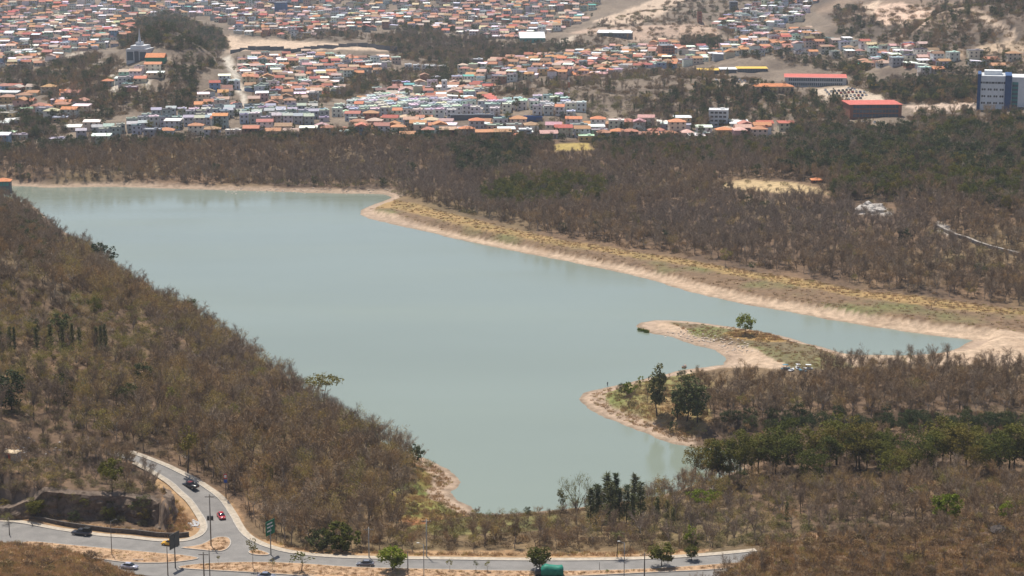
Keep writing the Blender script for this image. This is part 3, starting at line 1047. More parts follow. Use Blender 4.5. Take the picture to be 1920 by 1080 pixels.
for kd, shapes in SHAPES.items():
    if kd in ('shrub', 'tuft'):
        continue
    PART_DATA[kd] = [(s.w.data(kd + '_trunk', MATS[kd][0], True), s.c.data(kd + '_crown', MATS[kd][1])) for s in shapes]


def whole_mesh(name, s, mats):
    nv = len(s.w.v)
    me = bpy.data.meshes.new(name)
    me.from_pydata(s.w.v + s.c.v, [], s.w.f + [tuple(i + nv for i in f) for f in s.c.f])
    me.materials.append(mats[0])
    me.materials.append(mats[1])
    me.polygons.foreach_set('material_index', [0] * len(s.w.f) + [1] * len(s.c.f))
    me.update()
    return me


def scatter(name, kd, pts, label, cat=None):
    """one mass of plants that nobody would count: (x, y, z, turn, scale, shape) rows"""
    pts = np.asarray(pts, float)
    me = bpy.data.meshes.new(name)
    me.vertices.add(len(pts))
    me.vertices.foreach_set('co', pts[:, :3].astype(np.float32).ravel())
    a = me.attributes.new('turn', 'FLOAT_VECTOR', 'POINT')
    rot = np.zeros((len(pts), 3), np.float32)
    rot[:, 2] = pts[:, 3]
    a.data.foreach_set('vector', rot.ravel())
    a = me.attributes.new('size', 'FLOAT', 'POINT')
    a.data.foreach_set('value', pts[:, 4].astype(np.float32))
    a = me.attributes.new('shape', 'INT', 'POINT')
    a.data.foreach_set('value', pts[:, 5].astype(np.int32))
    for s_ in SHAPES[kd][:1]:
        me.materials.append(MATS[kd][0])
        me.materials.append(MATS[kd][1])
    o = obj(name, me)
    tag(o, label, None, None, 'stuff')
    ng = bpy.data.node_groups.new(name, 'GeometryNodeTree')
    ng.interface.new_socket('Geometry', in_out='INPUT', socket_type='NodeSocketGeometry')
    ng.interface.new_socket('Geometry', in_out='OUTPUT', socket_type='NodeSocketGeometry')
    N, Lk = ng.nodes, ng.links
    gi, go = N.new('NodeGroupInput'), N.new('NodeGroupOutput')
    inst = N.new('GeometryNodeInstanceOnPoints')
    inst.inputs['Pick Instance'].default_value = True
    join = N.new('GeometryNodeJoinGeometry')
    for k, s in enumerate(SHAPES[kd]):
        po = bpy.data.objects.new(name + '_source', whole_mesh(name + '_source', s, MATS[kd]))
        oi = N.new('GeometryNodeObjectInfo')
        oi.inputs['Object'].default_value = po
        oi.inputs['As Instance'].default_value = False
        gt = N.new('GeometryNodeGeometryToInstance')
        Lk.new(oi.outputs['Geometry'], gt.inputs[0])
        Lk.new(gt.outputs[0], join.inputs[0])
    Lk.new(gi.outputs[0], inst.inputs['Points'])
    Lk.new(join.outputs[0], inst.inputs['Instance'])
    for nm, ty, sock in (('shape', 'INT', 'Instance Index'), ('turn', 'FLOAT_VECTOR', 'Rotation'), ('size', 'FLOAT', 'Scale')):
        at_ = N.new('GeometryNodeInputNamedAttribute')
        at_.data_type = ty
        at_.inputs['Name'].default_value = nm
        Lk.new(at_.outputs['Attribute'], inst.inputs[sock])
    Lk.new(inst.outputs[0], go.inputs[0])
    md = o.modifiers.new('plants', 'NODES')
    md.node_group = ng
    return o


# ------------------------------------------------------------------ vegetation: where it grows
# each stand: outline in the photograph, keep, mix of kinds, size range, shrub keep, nearest distance and farthest distance it may lie at
B, O, G, D, C_, H = 'bare', 'olive', 'green', 'dark', 'conifer', 'ochre'
STANDS = [
    ('slope', [(-160, 335), (40, 335), (75, 372), (240, 522), (300, 562), (480, 664), (650, 786), (800, 858), (790, 960), (740, 1000), (640, 1035), (540, 1028), (470, 998), (440, 945), (330, 872), (250, 842), (0, 790), (-160, 760)],
     .76, {B: .56, H: .20, O: .17, D: .03, G: .04}, (.6, 1.22), .6, 400, 1050),
    ('rocky', [(-160, 335), (60, 345), (150, 450), (100, 520), (-160, 520)], .6, {B: .75, D: .2, O: .05}, (.45, .85), .95, 600, 1100),
    ('olive_band', [(-160, 560), (240, 560), (330, 640), (280, 760), (-160, 730)], .80, {B: .40, H: .17, O: .34, D: .05, G: .04}, (.5, 1.0), .9, 400, 1000),
    ('ledge', [(-160, 770), (60, 810), (250, 858), (300, 915), (305, 935), (0, 925), (-160, 900)], .6, {B: .88, O: .08, D: .04}, (.4, .75), .9, 400, 700),
    ('cut', [(-160, 930), (0, 940), (300, 945), (310, 985), (200, 985), (-100, 955)], .35, {D: .4, G: .4, O: .2}, (.25, .42), .7, 400, 600),
    ('far_wood', [(-200, 290), (200, 268), (620, 252), (940, 268), (1100, 287), (1480, 272), (1960, 235), (2200, 240), (2200, 590), (1920, 574), (1750, 552), (1600, 536), (1500, 516), (1300, 482), (1100, 452), (1000, 432), (800, 382), (735, 362), (740, 352), (640, 352), (300, 340), (100, 338), (-200, 340)],
     .90, {B: .84, H: .06, D: .04, O: .06}, (.58, 1.1), .6, 760, 1600),
    ('wood_edge', [(-200, 292), (200, 268), (620, 250), (940, 262), (1480, 268), (1480, 282), (1000, 285), (620, 268), (200, 285), (-200, 310)], .9, {B: .4, D: .35, O: .25}, (.5, 1.0), .5, 900, 1600),
    ('dark_clump', [(840, 285), (960, 275), (1000, 300), (960, 330), (860, 335)], .95, {B: .35, D: .55, O: .1}, (.7, 1.15), .5, 900, 1600),
    ('green_clump', [(890, 372), (960, 345), (1060, 340), (1140, 352), (1130, 388), (1020, 395), (920, 400)], .9, {B: .35, G: .4, D: .15, O: .1}, (.6, .95), .4, 760, 1400),
    ('green_belt', [(1100, 290), (1480, 275), (1500, 300), (1300, 320), (1150, 312)], .9, {B: .6, G: .1, D: .18, O: .12}, (.6, 1.0), .5, 760, 1600),
    ('dark_wood', [(1480, 262), (1960, 240), (2200, 240), (2200, 345), (1920, 345), (1700, 350), (1600, 335), (1480, 330)], .95, {B: .34, D: .48, G: .08, O: .10}, (.7, 1.45), .5, 760, 1600),
    ('mixed_wood', [(1560, 335), (1920, 340), (2200, 345), (2200, 420), (1900, 410), (1780, 380), (1560, 375)], .92, {B: .45, G: .18, D: .22, O: .15}, (.8, 1.25), .5, 760, 1500),
    ('clearing', [(1330, 340), (1400, 334), (1480, 338), (1548, 348), (1552, 378), (1460, 382), (1370, 372)], .03, {B: 1}, (.3, .5), .1, 760, 1500),
    ('lawn', [(1035, 266), (1110, 265), (1120, 296), (1040, 298)], .0, {B: 1}, (.3, .5), .0, 760, 1600),
    ('white_rock', [(1590, 384), (1632, 376), (1680, 388), (1680, 424), (1600, 420)], .04, {B: 1}, (.5, .8), .1, 760, 1500),
    ('channel', [(1745, 418), (1790, 440), (1870, 466), (2000, 500), (2000, 522), (1870, 490), (1790, 464), (1745, 440)], .12, {B: 1}, (.4, .7), .5, 700, 1300),
    ('verge_slope', DRYGRASS_PX[0], .05, {O: .7, B: .3}, (.15, .3), .45, 372, 460),
    ('point', [(1150, 745), (1230, 720), (1330, 706), (1330, 800), (1290, 825), (1200, 795)], .22, {B: .5, D: .3, O: .2}, (.4, .7), .5, 500, 900),
    ('right_wood', [(1290, 738), (1400, 716), (1480, 722), (1560, 694), (1700, 690), (1960, 694), (2200, 700), (2200, 795), (1320, 800), (1290, 760)], .92, {B: .82, H: .10, O: .06, D: .02}, (.55, 1.0), .7, 500, 900),
    ('boat_landing', [(1440, 684), (1535, 684), (1535, 728), (1440, 728)], .03, {B: 1}, (.3, .5), .1, 500, 900),
    ('creek', [(1330, 784), (2200, 786), (2200, 812), (1340, 815)], .95, {D: .85, B: .15}, (.4, .7), .7, 480, 900),  # mostly dark trees, added to deepen the shadow band of the bank
    ('creek_low', [(1320, 812), (2200, 812), (2200, 860), (1320, 860)], .6, {B: .8, D: .1, O: .1}, (.3, .55), .8, 420, 800),
    ('green_band', [(1300, 852), (1500, 858), (1700, 856), (2200, 850), (2200, 912), (1640, 915), (1480, 905), (1300, 885)], .42, {G: .42, B: .5, O: .08}, (.75, 1.15), .6, 420, 800),
    ('right_fore', [(880, 985), (960, 975), (1040, 966), (1140, 950), (1250, 930), (1320, 885), (1500, 898), (2200, 900), (2200, 985), (1640, 1000), (1440, 1012), (1340, 1032), (640, 1036), (740, 1000), (800, 985)],
     .74, {B: .60, H: .14, O: .19, D: .03, G: .04}, (.45, .9), .8, 430, 760),
    ('near_shore', [(740, 985), (860, 968), (1060, 962), (1120, 975), (1040, 1000), (740, 1012)], .45, {B: .3, O: .6, D: .1}, (.25, .42), .9, 430, 700),
    ('cove', [(765, 855), (868, 900), (850, 960), (790, 985), (745, 975), (770, 900)], .05, {B: .3, O: .7}, (.2, .35), .25, 430, 800),
    ('mound', [(1300, 1085), (1360, 1040), (1440, 1004), (1560, 1000), (1960, 965), (2200, 950), (2200, 1160), (1280, 1160)], .85, {B: .80, H: .12, O: .08}, (.22, .48), 1.0, 330, 470),
    ('mound_top', [(1480, 1001), (1540, 996), (1560, 1006), (1530, 1014), (1485, 1012)], .05, {B: 1}, (.2, .3), .3, 330, 480),
]
# ground kept free of trees everywhere
STREET_CLEAR = [p for p, _c in SCARS]
CITY_STANDS = [  # woods and thickets among the houses
    ([(-200, 140), (60, 135), (170, 112), (240, 122), (205, 165), (200, 200), (120, 215), (60, 165), (-200, 175)], .75, {B: .6, D: .3, O: .1}),
    ([(215, 60), (260, 40), (320, 26), (380, 50), (425, 70), (428, 96), (330, 98), (310, 95), (285, 90), (230, 92)], .9, {B: .35, D: .5, O: .15}),
    ([(310, 122), (410, 110), (412, 128), (370, 140), (370, 170), (360, 205), (280, 212), (180, 205), (190, 180), (300, 172), (320, 150)], .75, {B: .5, D: .4, O: .1}),
    ([(-200, 200), (120, 215), (240, 212), (120, 255), (-200, 290)], .55, {B: .45, D: .45, O: .1}),
    ([(640, 150), (820, 128), (860, 128), (850, 160), (780, 160), (690, 175), (640, 190), (560, 198), (620, 180)], .6, {B: .5, D: .35, O: .15}),
    ([(690, 78), (760, 62), (960, 82), (1060, 84), (1100, 90), (990, 108), (860, 128), (750, 112)], .7, {B: .65, D: .3, O: .05}),
    ([(930, 172), (1110, 152), (1250, 138), (1420, 150), (1430, 165), (1420, 205), (1330, 250), (1060, 252), (930, 235), (900, 226), (1060, 222), (1120, 214), (1030, 188), (930, 188)], .26, {B: .7, D: .12, O: .1, C_: .08}),
    ([(1190, 190), (1340, 160), (1420, 165), (1520, 178), (1590, 190), (1590, 225), (1330, 240), (1200, 225)], .6, {B: .3, D: .5, O: .12, C_: .08}),
    ([(1580, 130), (1650, 160), (1820, 150), (1830, 190), (1690, 195), (1600, 165)], .75, {B: .3, D: .55, O: .15}),
    ([(1280, 68), (1340, 66), (1360, 92), (1280, 98)], .8, {B: .3, D: .6, O: .1}),
    ([(1460, 105), (1640, 130), (1600, 140), (1470, 120)], .6, {B: .4, D: .5, O: .1}),
    ([(1560, 20), (1960, 0), (2200, 20), (2200, 110), (1800, 110), (1700, 92), (1570, 60)], .42, {B: .6, D: .35, O: .05}),
    ([(740, 50), (960, 30), (1020, 30), (960, 60), (760, 62)], .35, {B: .3, D: .65, O: .05}),
    ([(1700, 150), (1850, 120), (2000, 110), (2000, 200), (1840, 200), (1700, 170)], .4, {B: .3, D: .6, O: .1}),
    ([(1480, 225), (1585, 224), (1590, 242), (1700, 240), (1720, 220), (2200, 212), (2200, 245), (1480, 272)], .38, {B: .5, D: .35, O: .15}),
    ([(1650, 160), (1740, 150), (1835, 160), (1830, 196), (1700, 196), (1690, 190)], .6, {B: .4, D: .4, O: .2}),
    ([(1280, 98), (1480, 120), (1640, 130), (1740, 92), (1600, 64), (1420, 60)], .10, {D: .8, O: .2}),
    ([(1060, 95), (1110, 50), (1300, -12), (1560, -12), (1420, 70), (1280, 95)], .16, {B: .7, D: .3}),
    ([(480, 52), (560, 40), (640, 52), (700, 75), (560, 78), (480, 68)], .3, {B: .7, D: .3}),
]


def candidates():
    rows = []
    Y = 372.0
    while Y < 2900:
        s = 3.7 if Y < 600 else 4.2 if Y < 800 else 4.6 if Y < 1300 else 6.4
        n = int(0.66 * Y / s)
        X = (np.arange(n) - n / 2) * s + rng.uniform(-.48, .48, n) * s
        rows.append(np.stack([X, Y + rng.uniform(-.48, .48, n) * s], 1))
        Y += s
    return np.concatenate(rows)


CAND = candidates()
CZ = ground(CAND[:, 0], CAND[:, 1])
CPX, CPY = proj(CAND[:, 0], CAND[:, 1], CZ)
c_lake = sdf(CAND[:, 0], CAND[:, 1], LAKE)
c_road = np.full(len(CAND), 1e3)
nm = CAND[:, 1] < 640
c_road[nm] = sdf(CAND[nm, 0], CAND[nm, 1], ASPHALT)
ok = (c_lake > 4.0) & (c_road > 5.0) & (CPX > -130) & (CPX < 2050) & (CPY < 1140) & (CPY > -30)
zone = np.full(len(CAND), -1)
for k, st in enumerate(STANDS):
    m = ok & in_poly(CPX, CPY, st[1]) & (CAND[:, 1] > st[6]) & (CAND[:, 1] < st[7])
    zone[m] = k
for poly in STREET_CLEAR:
    zone[in_poly(CPX, CPY, poly) & (CAND[:, 1] > 1200)] = -1
TREES = []       # (kind, x, y, z, turn, scale, shape, stand)
SHRUBS = []
u1, u2 = rng.random(len(CAND)), rng.random(len(CAND))
clump = fbm(CAND[:, 0] / 22, CAND[:, 1] / 22, 3, 91)
for k, st in enumerate(STANDS):
    ids = np.nonzero(zone == k)[0]
    kinds, w = list(st[3]), np.cumsum(list(st[3].values()))
    for i in ids:
        if u1[i] < st[2] * (0.55 + 0.9 * clump[i]):
            kd = kinds[min(int(np.searchsorted(w, (u2[i] * .6 + (clump[i] * 3.7 % 1) * .4) * w[-1])), len(kinds) - 1)]
            lo, hi = st[4]
            TREES.append((kd, CAND[i, 0], CAND[i, 1], CZ[i], random.uniform(0, 6.28), random.uniform(lo, hi), random.randrange(len(SHAPES[kd])), k))
        for _k in range(2 if CAND[i, 1] < 720 else 1):
            if rng.random() < st[5]:
                SHRUBS.append((CAND[i, 0] + random.uniform(-2.2, 2.2), CAND[i, 1] + random.uniform(-2.2, 2.2), 0, random.uniform(0, 6.28), random.uniform(.5, 1.2) * (1 if CAND[i, 1] < 800 else 1.5), random.randrange(4)))
# trees in the town
tmask = np.nonzero((zone == -1) & ok & (CAND[:, 1] > 1080) & in_poly(CPX, CPY, CITY_POLY))[0]
CITY_TREES = []
for k, (poly, keep, mix) in enumerate(CITY_STANDS):
    ids = tmask[in_poly(CPX[tmask], CPY[tmask], poly)]
    kinds, w = list(mix), np.cumsum(list(mix.values()))
    for i in ids:
        if random.random() < keep:
            kd = kinds[min(int(np.searchsorted(w, random.random() * w[-1])), len(kinds) - 1)]
            SHRUBS.append((CAND[i, 0] + random.uniform(-4, 4), CAND[i, 1] + random.uniform(-4, 4), 0, random.uniform(0, 6.28), random.uniform(1.2, 2.4), random.randrange(4)))
            SHRUBS.append((CAND[i, 0] + random.uniform(-4, 4), CAND[i, 1] + random.uniform(-4, 4), 0, random.uniform(0, 6.28), random.uniform(1.2, 2.4), random.randrange(4)))
            CITY_TREES.append((kd, CAND[i, 0], CAND[i, 1], CZ[i], random.uniform(0, 6.28), random.uniform(.6, 1.15), random.randrange(len(SHAPES[kd])), 100 + k))
street_clear = np.zeros(len(CAND), bool)
for poly in STREET_CLEAR:
    street_clear |= in_poly(CPX, CPY, poly)
CITY_TREES = [t for t in CITY_TREES if not any(in_poly(*[np.array([v]) for v in proj(t[1], t[2], t[3])], p)[0] for p in STREET_CLEAR)]
print('trees', len(TREES), 'shrubs', len(SHRUBS), 'town trees', len(CITY_TREES))
# ------------------------------------------------------------------ vegetation: single trees the photograph lets one point at
def place_tree(kd, shape, loc, turn, scale, name, label, group=None, parts=None):
    e = empty(name, loc, turn)
    e.scale = (scale, scale, scale) if not isinstance(scale, tuple) else scale
    td, cd = parts or PART_DATA[kd][shape]
    obj('trunk', td, e)
    obj('crown', cd, e)
    tag(e, label, 'tree', group)
    return e


def shape_parts(s, mats):
    return (s.w.data('trunk', mats[0], True), s.c.data('crown', mats[1]))


SPECIAL_SPOTS = []


def special(px, py, hpx, s, h, mats, name, label, rot=0.0, wide=1.0, group=None):
    """a tree whose foot stands at image point (px, py) and which is hpx tall there"""
    X, Y, Z = at(px, py)
    dep = Y * CP - (Z - CAM_Z) * SP
    real = hpx * dep / FPX
    SPECIAL_SPOTS.append((X, Y, real * .4))
    parts = s if isinstance(s, tuple) else shape_parts(s, mats)
    k = real / h
    return place_tree(None, 0, (X, Y, Z), rot, (k * wide, k * wide, k), name, label, group, parts)


GB, GD, GG, GC = (M_BARKD, M_BRIGHT), (M_BARKD, M_DARK), (M_BARKD, M_GREEN), (M_BARKD, M_CONIF)
GO = (M_BARK, M_OLIVE)
special(1397, 628, 40, leafy_tree(801, 8, .46, .22, 40, 34, .3), 8, GB, 'leafy_tree', 'lone bright green tree on the peninsula in the lake')
special(1772, 986, 66, leafy_tree(802, 8, .42, .12, 46, 36, .3), 8, GB, 'leafy_tree', 'round bright green tree standing out of bare brush below the boulder')
special(1885, 974, 34, leafy_tree(803, 6, .46, .1, 30, 30, .28), 6, GB, 'leafy_tree', 'bright green bushy tree beside the boulder')
special(606, 762, 66, leafy_tree(804, 10, .52, .55, 30, 24, .34, .6, 1.0, .10), 10, GO, 'umbrella_tree', 'wide umbrella-shaped pale green tree at the lake edge of the slope')
special(774, 872, 42, leafy_tree(805, 7, .5, .2, 34, 30, .3), 7, GD, 'leafy_tree', 'dark green spreading tree beside the small beach in the cove')
special(192, 505, 48, leafy_tree(806, 8, .55, .08, 40, 34, .36), 8, GD, 'leafy_tree', 'dark green bushy tree above the rocky point of the slope')
special(1232, 780, 100, leafy_tree(807, 15, .13, .2, 44, 32, .4, 1, 1, .07), 15, GC, 'slim_tree', 'tall slim dark tree on the point where the shore turns')
for q, (x, y, hh) in enumerate(((1288, 790, 92), (1308, 796, 88), (1270, 786, 70))):
    special(x, y, hh, leafy_tree(810 + q, 12, .2, .12, 40, 30, .36, 1, 1, .09), 12, GC, 'slim_tree', ['dense dark tree, tallest of the three behind the slim tree', 'dense dark tree nearest the bare wood behind the slim tree', 'short dark tree between the slim tree and its taller neighbours'][q])
special(1180, 742, 30, leafy_tree(815, 5, .5, .1, 26, 26, .28), 5, GB, 'leafy_tree', 'bright green bush-like tree at the water on the point')
special(1200, 722, 16, leafy_tree(816, 3, .6, .1, 14, 20, .2), 3, GB, 'leafy_tree', 'small bright green tree next to the fisher on the point')
special(1410, 509, 16, leafy_tree(817, 5, .42, .25, 20, 22, .26), 5, GD, 'leafy_tree', 'small dark green tree alone on the grassy bank')
special(1746, 580, 26, bare_tree(818, 6, .9, .6, 500), 6, (M_BARKD, M_TWIG), 'bare_tree', 'lone dark leafless tree on the mud bank')
special(1360, 500, 34, leafy_tree(819, 8, .4, .35, 18, 20, .3), 8, GO, 'leafy_tree', 'pale green tree at the edge of the bare wood by the grassy bank')
special(1363, 364, 22, leafy_tree(820, 6, .5, .1, 26, 26, .3), 6, GD, 'leafy_tree', 'round dark tree at the end of the pale clearing')
special(717, 350, 16, leafy_tree(821, 5, .5, .15, 20, 22, .3), 5, GD, 'leafy_tree', 'round dark tree alone on the far shore')
# avenue trees on the median
for x, y, hh, sd, col, lab, w in ((737, 1074, 48, 830, GB, 'round bright green tree on the median behind the grey car', 1.42), (1012, 1072, 47, 831, GG, 'round deep green tree on the median beside the green tarpaulin truck', 1.3),
                                  (1240, 1063, 46, 832, GG, 'round green tree on the median near the street lamp', 1.35), (1296, 1052, 30, 833, GG, 'green tree at the end of the median by the brush mound', 1.2)):
    special(x, y, hh, leafy_tree(sd, 7, .36, .28, 46, 40, .26, 1, 1, .11), 7, col, 'leafy_tree', lab, 0, w)
for x, y, hh, sd, lab, w in ((475, 1071, 66, 840, 'slender young tree with dark tufts on the median', .55), (511, 1073, 26, 841, 'small leafy sapling on the median below the green sign', .9), (565, 1076, 42, 842, 'spreading half-leafed tree on the median', 1.6),
                             (843, 1074, 26, 843, 'thin sapling on the median, first past the pair of lamp posts', .9), (892, 1075, 26, 844, 'thin sapling on the median with tufted top, middle of three', .7),
                             (915, 1076, 26, 845, 'thin sapling on the median, nearest the round deep green tree', .8), (410, 1060, 20, 846, 'small sapling at the tip of the median by the junction', .7), (188, 1046, 14, 847, 'tiny green sapling beside the lamp post at the road bend', .7)):
    special(x, y, hh, leafy_tree(sd, 6, .28, .5, 12, 16, .22, .8, 1, .10), 6, GG if sd % 2 == 0 else GO, 'sapling', lab, 0, w)
special(1138, 1082, 16, palm(850, 4), 4, GB, 'palm_tree', 'small palm on the median at the lower edge')
special(1157, 1048, 56, palm(851, 9), 9, GC, 'palm_tree', 'tall thin palm with drooping crown behind the road')
special(1055, 960, 46, leafy_tree(852, 9, .22, .3, 20, 24, .3), 9, GC, 'leafy_tree', 'dark leaning tree at the near end of the lake', 0)
special(1080, 985, 82, bare_tree(853, 11, .5, 1, 520, 120), 11, (M_BARK, M_OLIVE), 'leafy_tree', 'tall half-bare pale tree between the lake end and the casuarinas')
for q in range(11):      # casuarina group
    x = 1106 + q * 9.6 + random.uniform(-3, 3)
    special(x, 985 + random.uniform(-8, 10), random.uniform(66, 100), PART_DATA[C_][q % 3], 10, None, 'casuarina_tree', 'tall feathery dark casuarina in the group by the lake end', random.uniform(0, 6), random.uniform(1.0, 1.35), 'casuarinas by the lake end')
for x, y, hh in ((1250, 992, 56), (1262, 996, 46), (1295, 1000, 40), (1232, 990, 60), (1365, 1000, 30), (1475, 980, 40)):
    special(x, y, hh, PART_DATA[C_][1], 10, None, 'conifer_tree', 'slim dark conifer among bare trees past the casuarina group', 0, 1.0, 'conifers past the casuarinas')
for q, x in enumerate((4, 20, 28, 70, 96, 118, 137, 150, 182, 190, 198)):
    special(x, 664 + random.uniform(-5, 6), random.uniform(44, 62), PART_DATA[C_][q % 3], 10, None, 'cypress_tree', 'dark narrow cypress in the row across the slope', random.uniform(0, 6), random.uniform(.8, 1.2), 'cypresses on the slope')
special(112, 640, 56, leafy_tree(855, 9, .34, .35, 26, 26, .34), 9, GC, 'leafy_tree', 'dark flat-topped tree rising behind the cypress row')
special(22, 770, 80, leafy_tree(856, 11, .28, .1, 40, 30, .36), 11, GD, 'leafy_tree', 'tall dark green tree at the edge below the cypress row')
special(352, 888, 88, leafy_tree(857, 13, .16, .45, 22, 24, .34), 13, GG, 'slim_tree', 'slim green tree rising behind the side road')
special(325, 780, 60, leafy_tree(858, 10, .2, .3, 24, 24, .34), 10, GO, 'slim_tree', 'slim light green tree in the bare wood above the side road')
special(212, 935, 60, leafy_tree(859, 7, .42, .4, 30, 26, .3), 7, GG, 'leafy_tree', 'green tree on the lip of the cut rock face')
special(640, 1034, 56, leafy_tree(860, 6, .6, .05, 44, 36, .34), 6, GG, 'leafy_tree', 'broad green bushy tree at the bend of the pavement')
special(600, 1032, 44, leafy_tree(861, 6, .6, .05, 40, 32, .32), 6, GD, 'leafy_tree', 'low dark bushy tree at the bend of the pavement')
special(1296, 1022, 38, leafy_tree(862, 6, .4, .1, 30, 28, .3), 6, GB, 'leafy_tree', 'yellow green tree behind the pavement near the brush mound')
special(1320, 960, 44, leafy_tree(863, 6, .9, .45, 44, 40, .2, .5), 6, GB, 'umbrella_tree', 'flat light green tree in the bare wood past the casuarinas')

# brush screening the upper part of the side road
for q in range(34):
    t = q / 33
    special(120 + t * 128 + random.uniform(-3, 3), 848 + t * 24 + random.uniform(-2, 9), random.uniform(26, 44), PART_DATA[[B, B, H][q % 3]][q % 3], 9, None, 'bare_tree', 'dry thin tree screening the upper side road', random.uniform(0, 6), random.uniform(.9, 1.3), 'dry trees screening the upper side road')
for q in range(22):
    special(random.uniform(-12, 110), random.uniform(872, 938), random.uniform(20, 36), PART_DATA[[B, H, B, O][q % 4]][q % 3], 9, None, 'bare_tree', 'low dry tree on the steep bank beside the roadside hut', random.uniform(0, 6), random.uniform(1.0, 1.5), 'dry trees on the bank below the hut')
# green bushes at the foot of the cut rock face
for q in range(20):
    special(random.uniform(-10, 290), 972 + random.uniform(-16, 12), random.uniform(14, 30), PART_DATA[[G, D, O][q % 3]][q % 3], 8, None, 'bush', 'green bush at the foot of the cut rock face', random.uniform(0, 6), random.uniform(1.2, 1.7), 'green bushes under the cut rock face')['category'] = 'bush'
# tall green trees in a band: each one a thing
for q in range(44):
    x = 1312 + q * 14.5 + random.uniform(-7, 7)
    y = (890 + 12 * math.sin(q * .55) + random.uniform(-16, 14))
    special(x, y, random.uniform(64, 100), PART_DATA[G][q % 3], 10, None, 'leafy_tree', 'tall olive green tree in the band between bare woods', random.uniform(0, 6), random.uniform(.95, 1.3), 'tall green trees in the band')

# keep scattered trees off the ones placed singly
sp = np.array(SPECIAL_SPOTS)


def free(t, f=1.0):
    return ((sp[:, 0] - t[1]) ** 2 + (sp[:, 1] - t[2]) ** 2 > (sp[:, 2] * f) ** 2).all()


TREES = [t for t in TREES if free(t)]
PHRASE = {'slope': 'on the wooded slope beside the lake', 'rocky': 'on the steep rocky end of the slope', 'olive_band': 'around the cypress row on the slope', 'ledge': 'on the ledge above the cut rock face',
          'cut': 'at the foot of the cut rock face', 'far_wood': 'in the wood beyond the lake', 'right_wood': 'in the bare wood behind the point', 'creek': 'amid dark trees added for the creek bank shadow', 'creek_low': 'below the dark creek bank', 'boat_landing': 'by the row of boats', 'green_band': 'between the tall green trees of the band',
          'right_fore': 'in the wood between road and lake', 'near_shore': 'on the low ground at the near lake end', 'mound': 'on the brushy mound beside the road end', 'mound_top': 'on the brushy mound beside the road end', 'point': 'on the point where the shore turns',
          'wood_edge': 'along the edge of the town', 'dark_clump': 'in the dark clump beyond the lake', 'green_clump': 'in the green clump beyond the lake', 'green_belt': 'in the belt below the houses', 'dark_wood': 'in the dark wood below the white tower block',
          'mixed_wood': 'in the mixed wood around the clearing', 'cove': 'by the small beach in the cove', 'clearing': 'in the pale clearing', 'white_rock': 'by the white rock', 'channel': 'by the broken channel wall', 'verge_slope': 'on the dry grass slope at the near road edge'}
KINDWORD = {H: ('leafy_tree', ['dry tree with ochre leaves', '']), B: ('bare_tree', ['leafless brown tree', 'leafless grey tree']), O: ('leafy_tree', ['thin olive-leaved tree', 'thin olive-leaved tree']), G: ('leafy_tree', ['green leafy tree', 'green leafy tree']),
            D: ('leafy_tree', ['dense dark green tree', 'dense dark green tree']), C_: ('conifer_tree', ['slim dark conifer', 'slim dark conifer'])}


def apparent(t):
    h = SHAPE_H[t[0]] * t[5]
    return h / t[2]


SHAPE_H = {H: 8.5, B: 9.0, O: 7.5, G: 10.0, D: 8.0, C_: 10.0}


def in_view(t):
    px, py = proj(t[1], t[2], t[3] + SHAPE_H[t[0]] * t[5] * .6)
    return 0 <= px <= 1920 and 0 <= py <= 1078


def singles(pool, most):
    vis = sorted([t for t in pool if in_view(t)], key=apparent, reverse=True)[:most]
    got = set(map(id, vis))
    return vis, [t for t in pool if id(t) not in got]


SHAPEWORD = ['upright ', 'round-topped ', 'spreading ', 'vase-shaped ', 'wide flat ', 'narrow ', 'bushy ']


def where(t, st):
    px, py = proj(t[1], t[2], t[3])
    if st != 'slope':
        return PHRASE[st]
    dl = float(sdf(np.array([t[1]]), np.array([t[2]]), LAKE)[0])
    dr = float(sdf(np.array([t[1]]), np.array([t[2]]), ASPHALT)[0])
    if dr < 16:
        return 'right behind the side road pavement' if px < 480 else 'right behind the bend of the pavement'
    if dl < 22:
        return 'at the lake edge ' + ('near the cove' if py > 800 else 'below the umbrella tree' if py > 700 else 'beyond the umbrella tree')
    if py > 900:
        return 'low on the slope between side road and cove'
    if px < 330:
        return 'on the slope above the side road'
    return 'on the open slope ' + ('above the cove' if px > 560 else 'above the fenced verge' if py > 800 else 'below the umbrella tree')


SIZEWORD = lambda s: 'tall ' if s > .85 else 'low ' if s < .5 else ''
rest = {}
for kinds, most in (((B,), 300), ((O, G, D, H), 230), ((C_,), 60)):
    pool = [t for t in TREES if t[0] in kinds]
    vis, others = singles(pool, most)
    for t in vis:
        st = STANDS[t[7]][0]
        nm_, ws = KINDWORD[t[0]]
        ph = where(t, st)
        lab = SIZEWORD(t[5]) + (SHAPEWORD[t[6]] if t[0] == B else '') + ws[0] + ' ' + ph
        e = place_tree(t[0], t[6], (t[1], t[2], t[3]), t[4], t[5], nm_, lab, ws[0].replace('tree', 'trees', 1) + ' ' + ph)
    for t in others:
        rest.setdefault(t[0], []).append(t)
for t in CITY_TREES:
    rest.setdefault(t[0], []).append(t)
STUFF = {H: ('far_ochre_woods', 'dry ochre-leaved woods scattered around the lake'), B: ('far_bare_woods', 'mass of leafless brown woods around the lake'), O: ('far_olive_woods', 'thin olive-leaved woods scattered around the lake'), G: ('far_green_woods', 'green leafy woods scattered beyond the lake'),
         D: ('far_dark_woods', 'dense dark green woods beyond the lake and in the town'), C_: ('far_conifer_woods', 'slim dark conifers among the houses')}
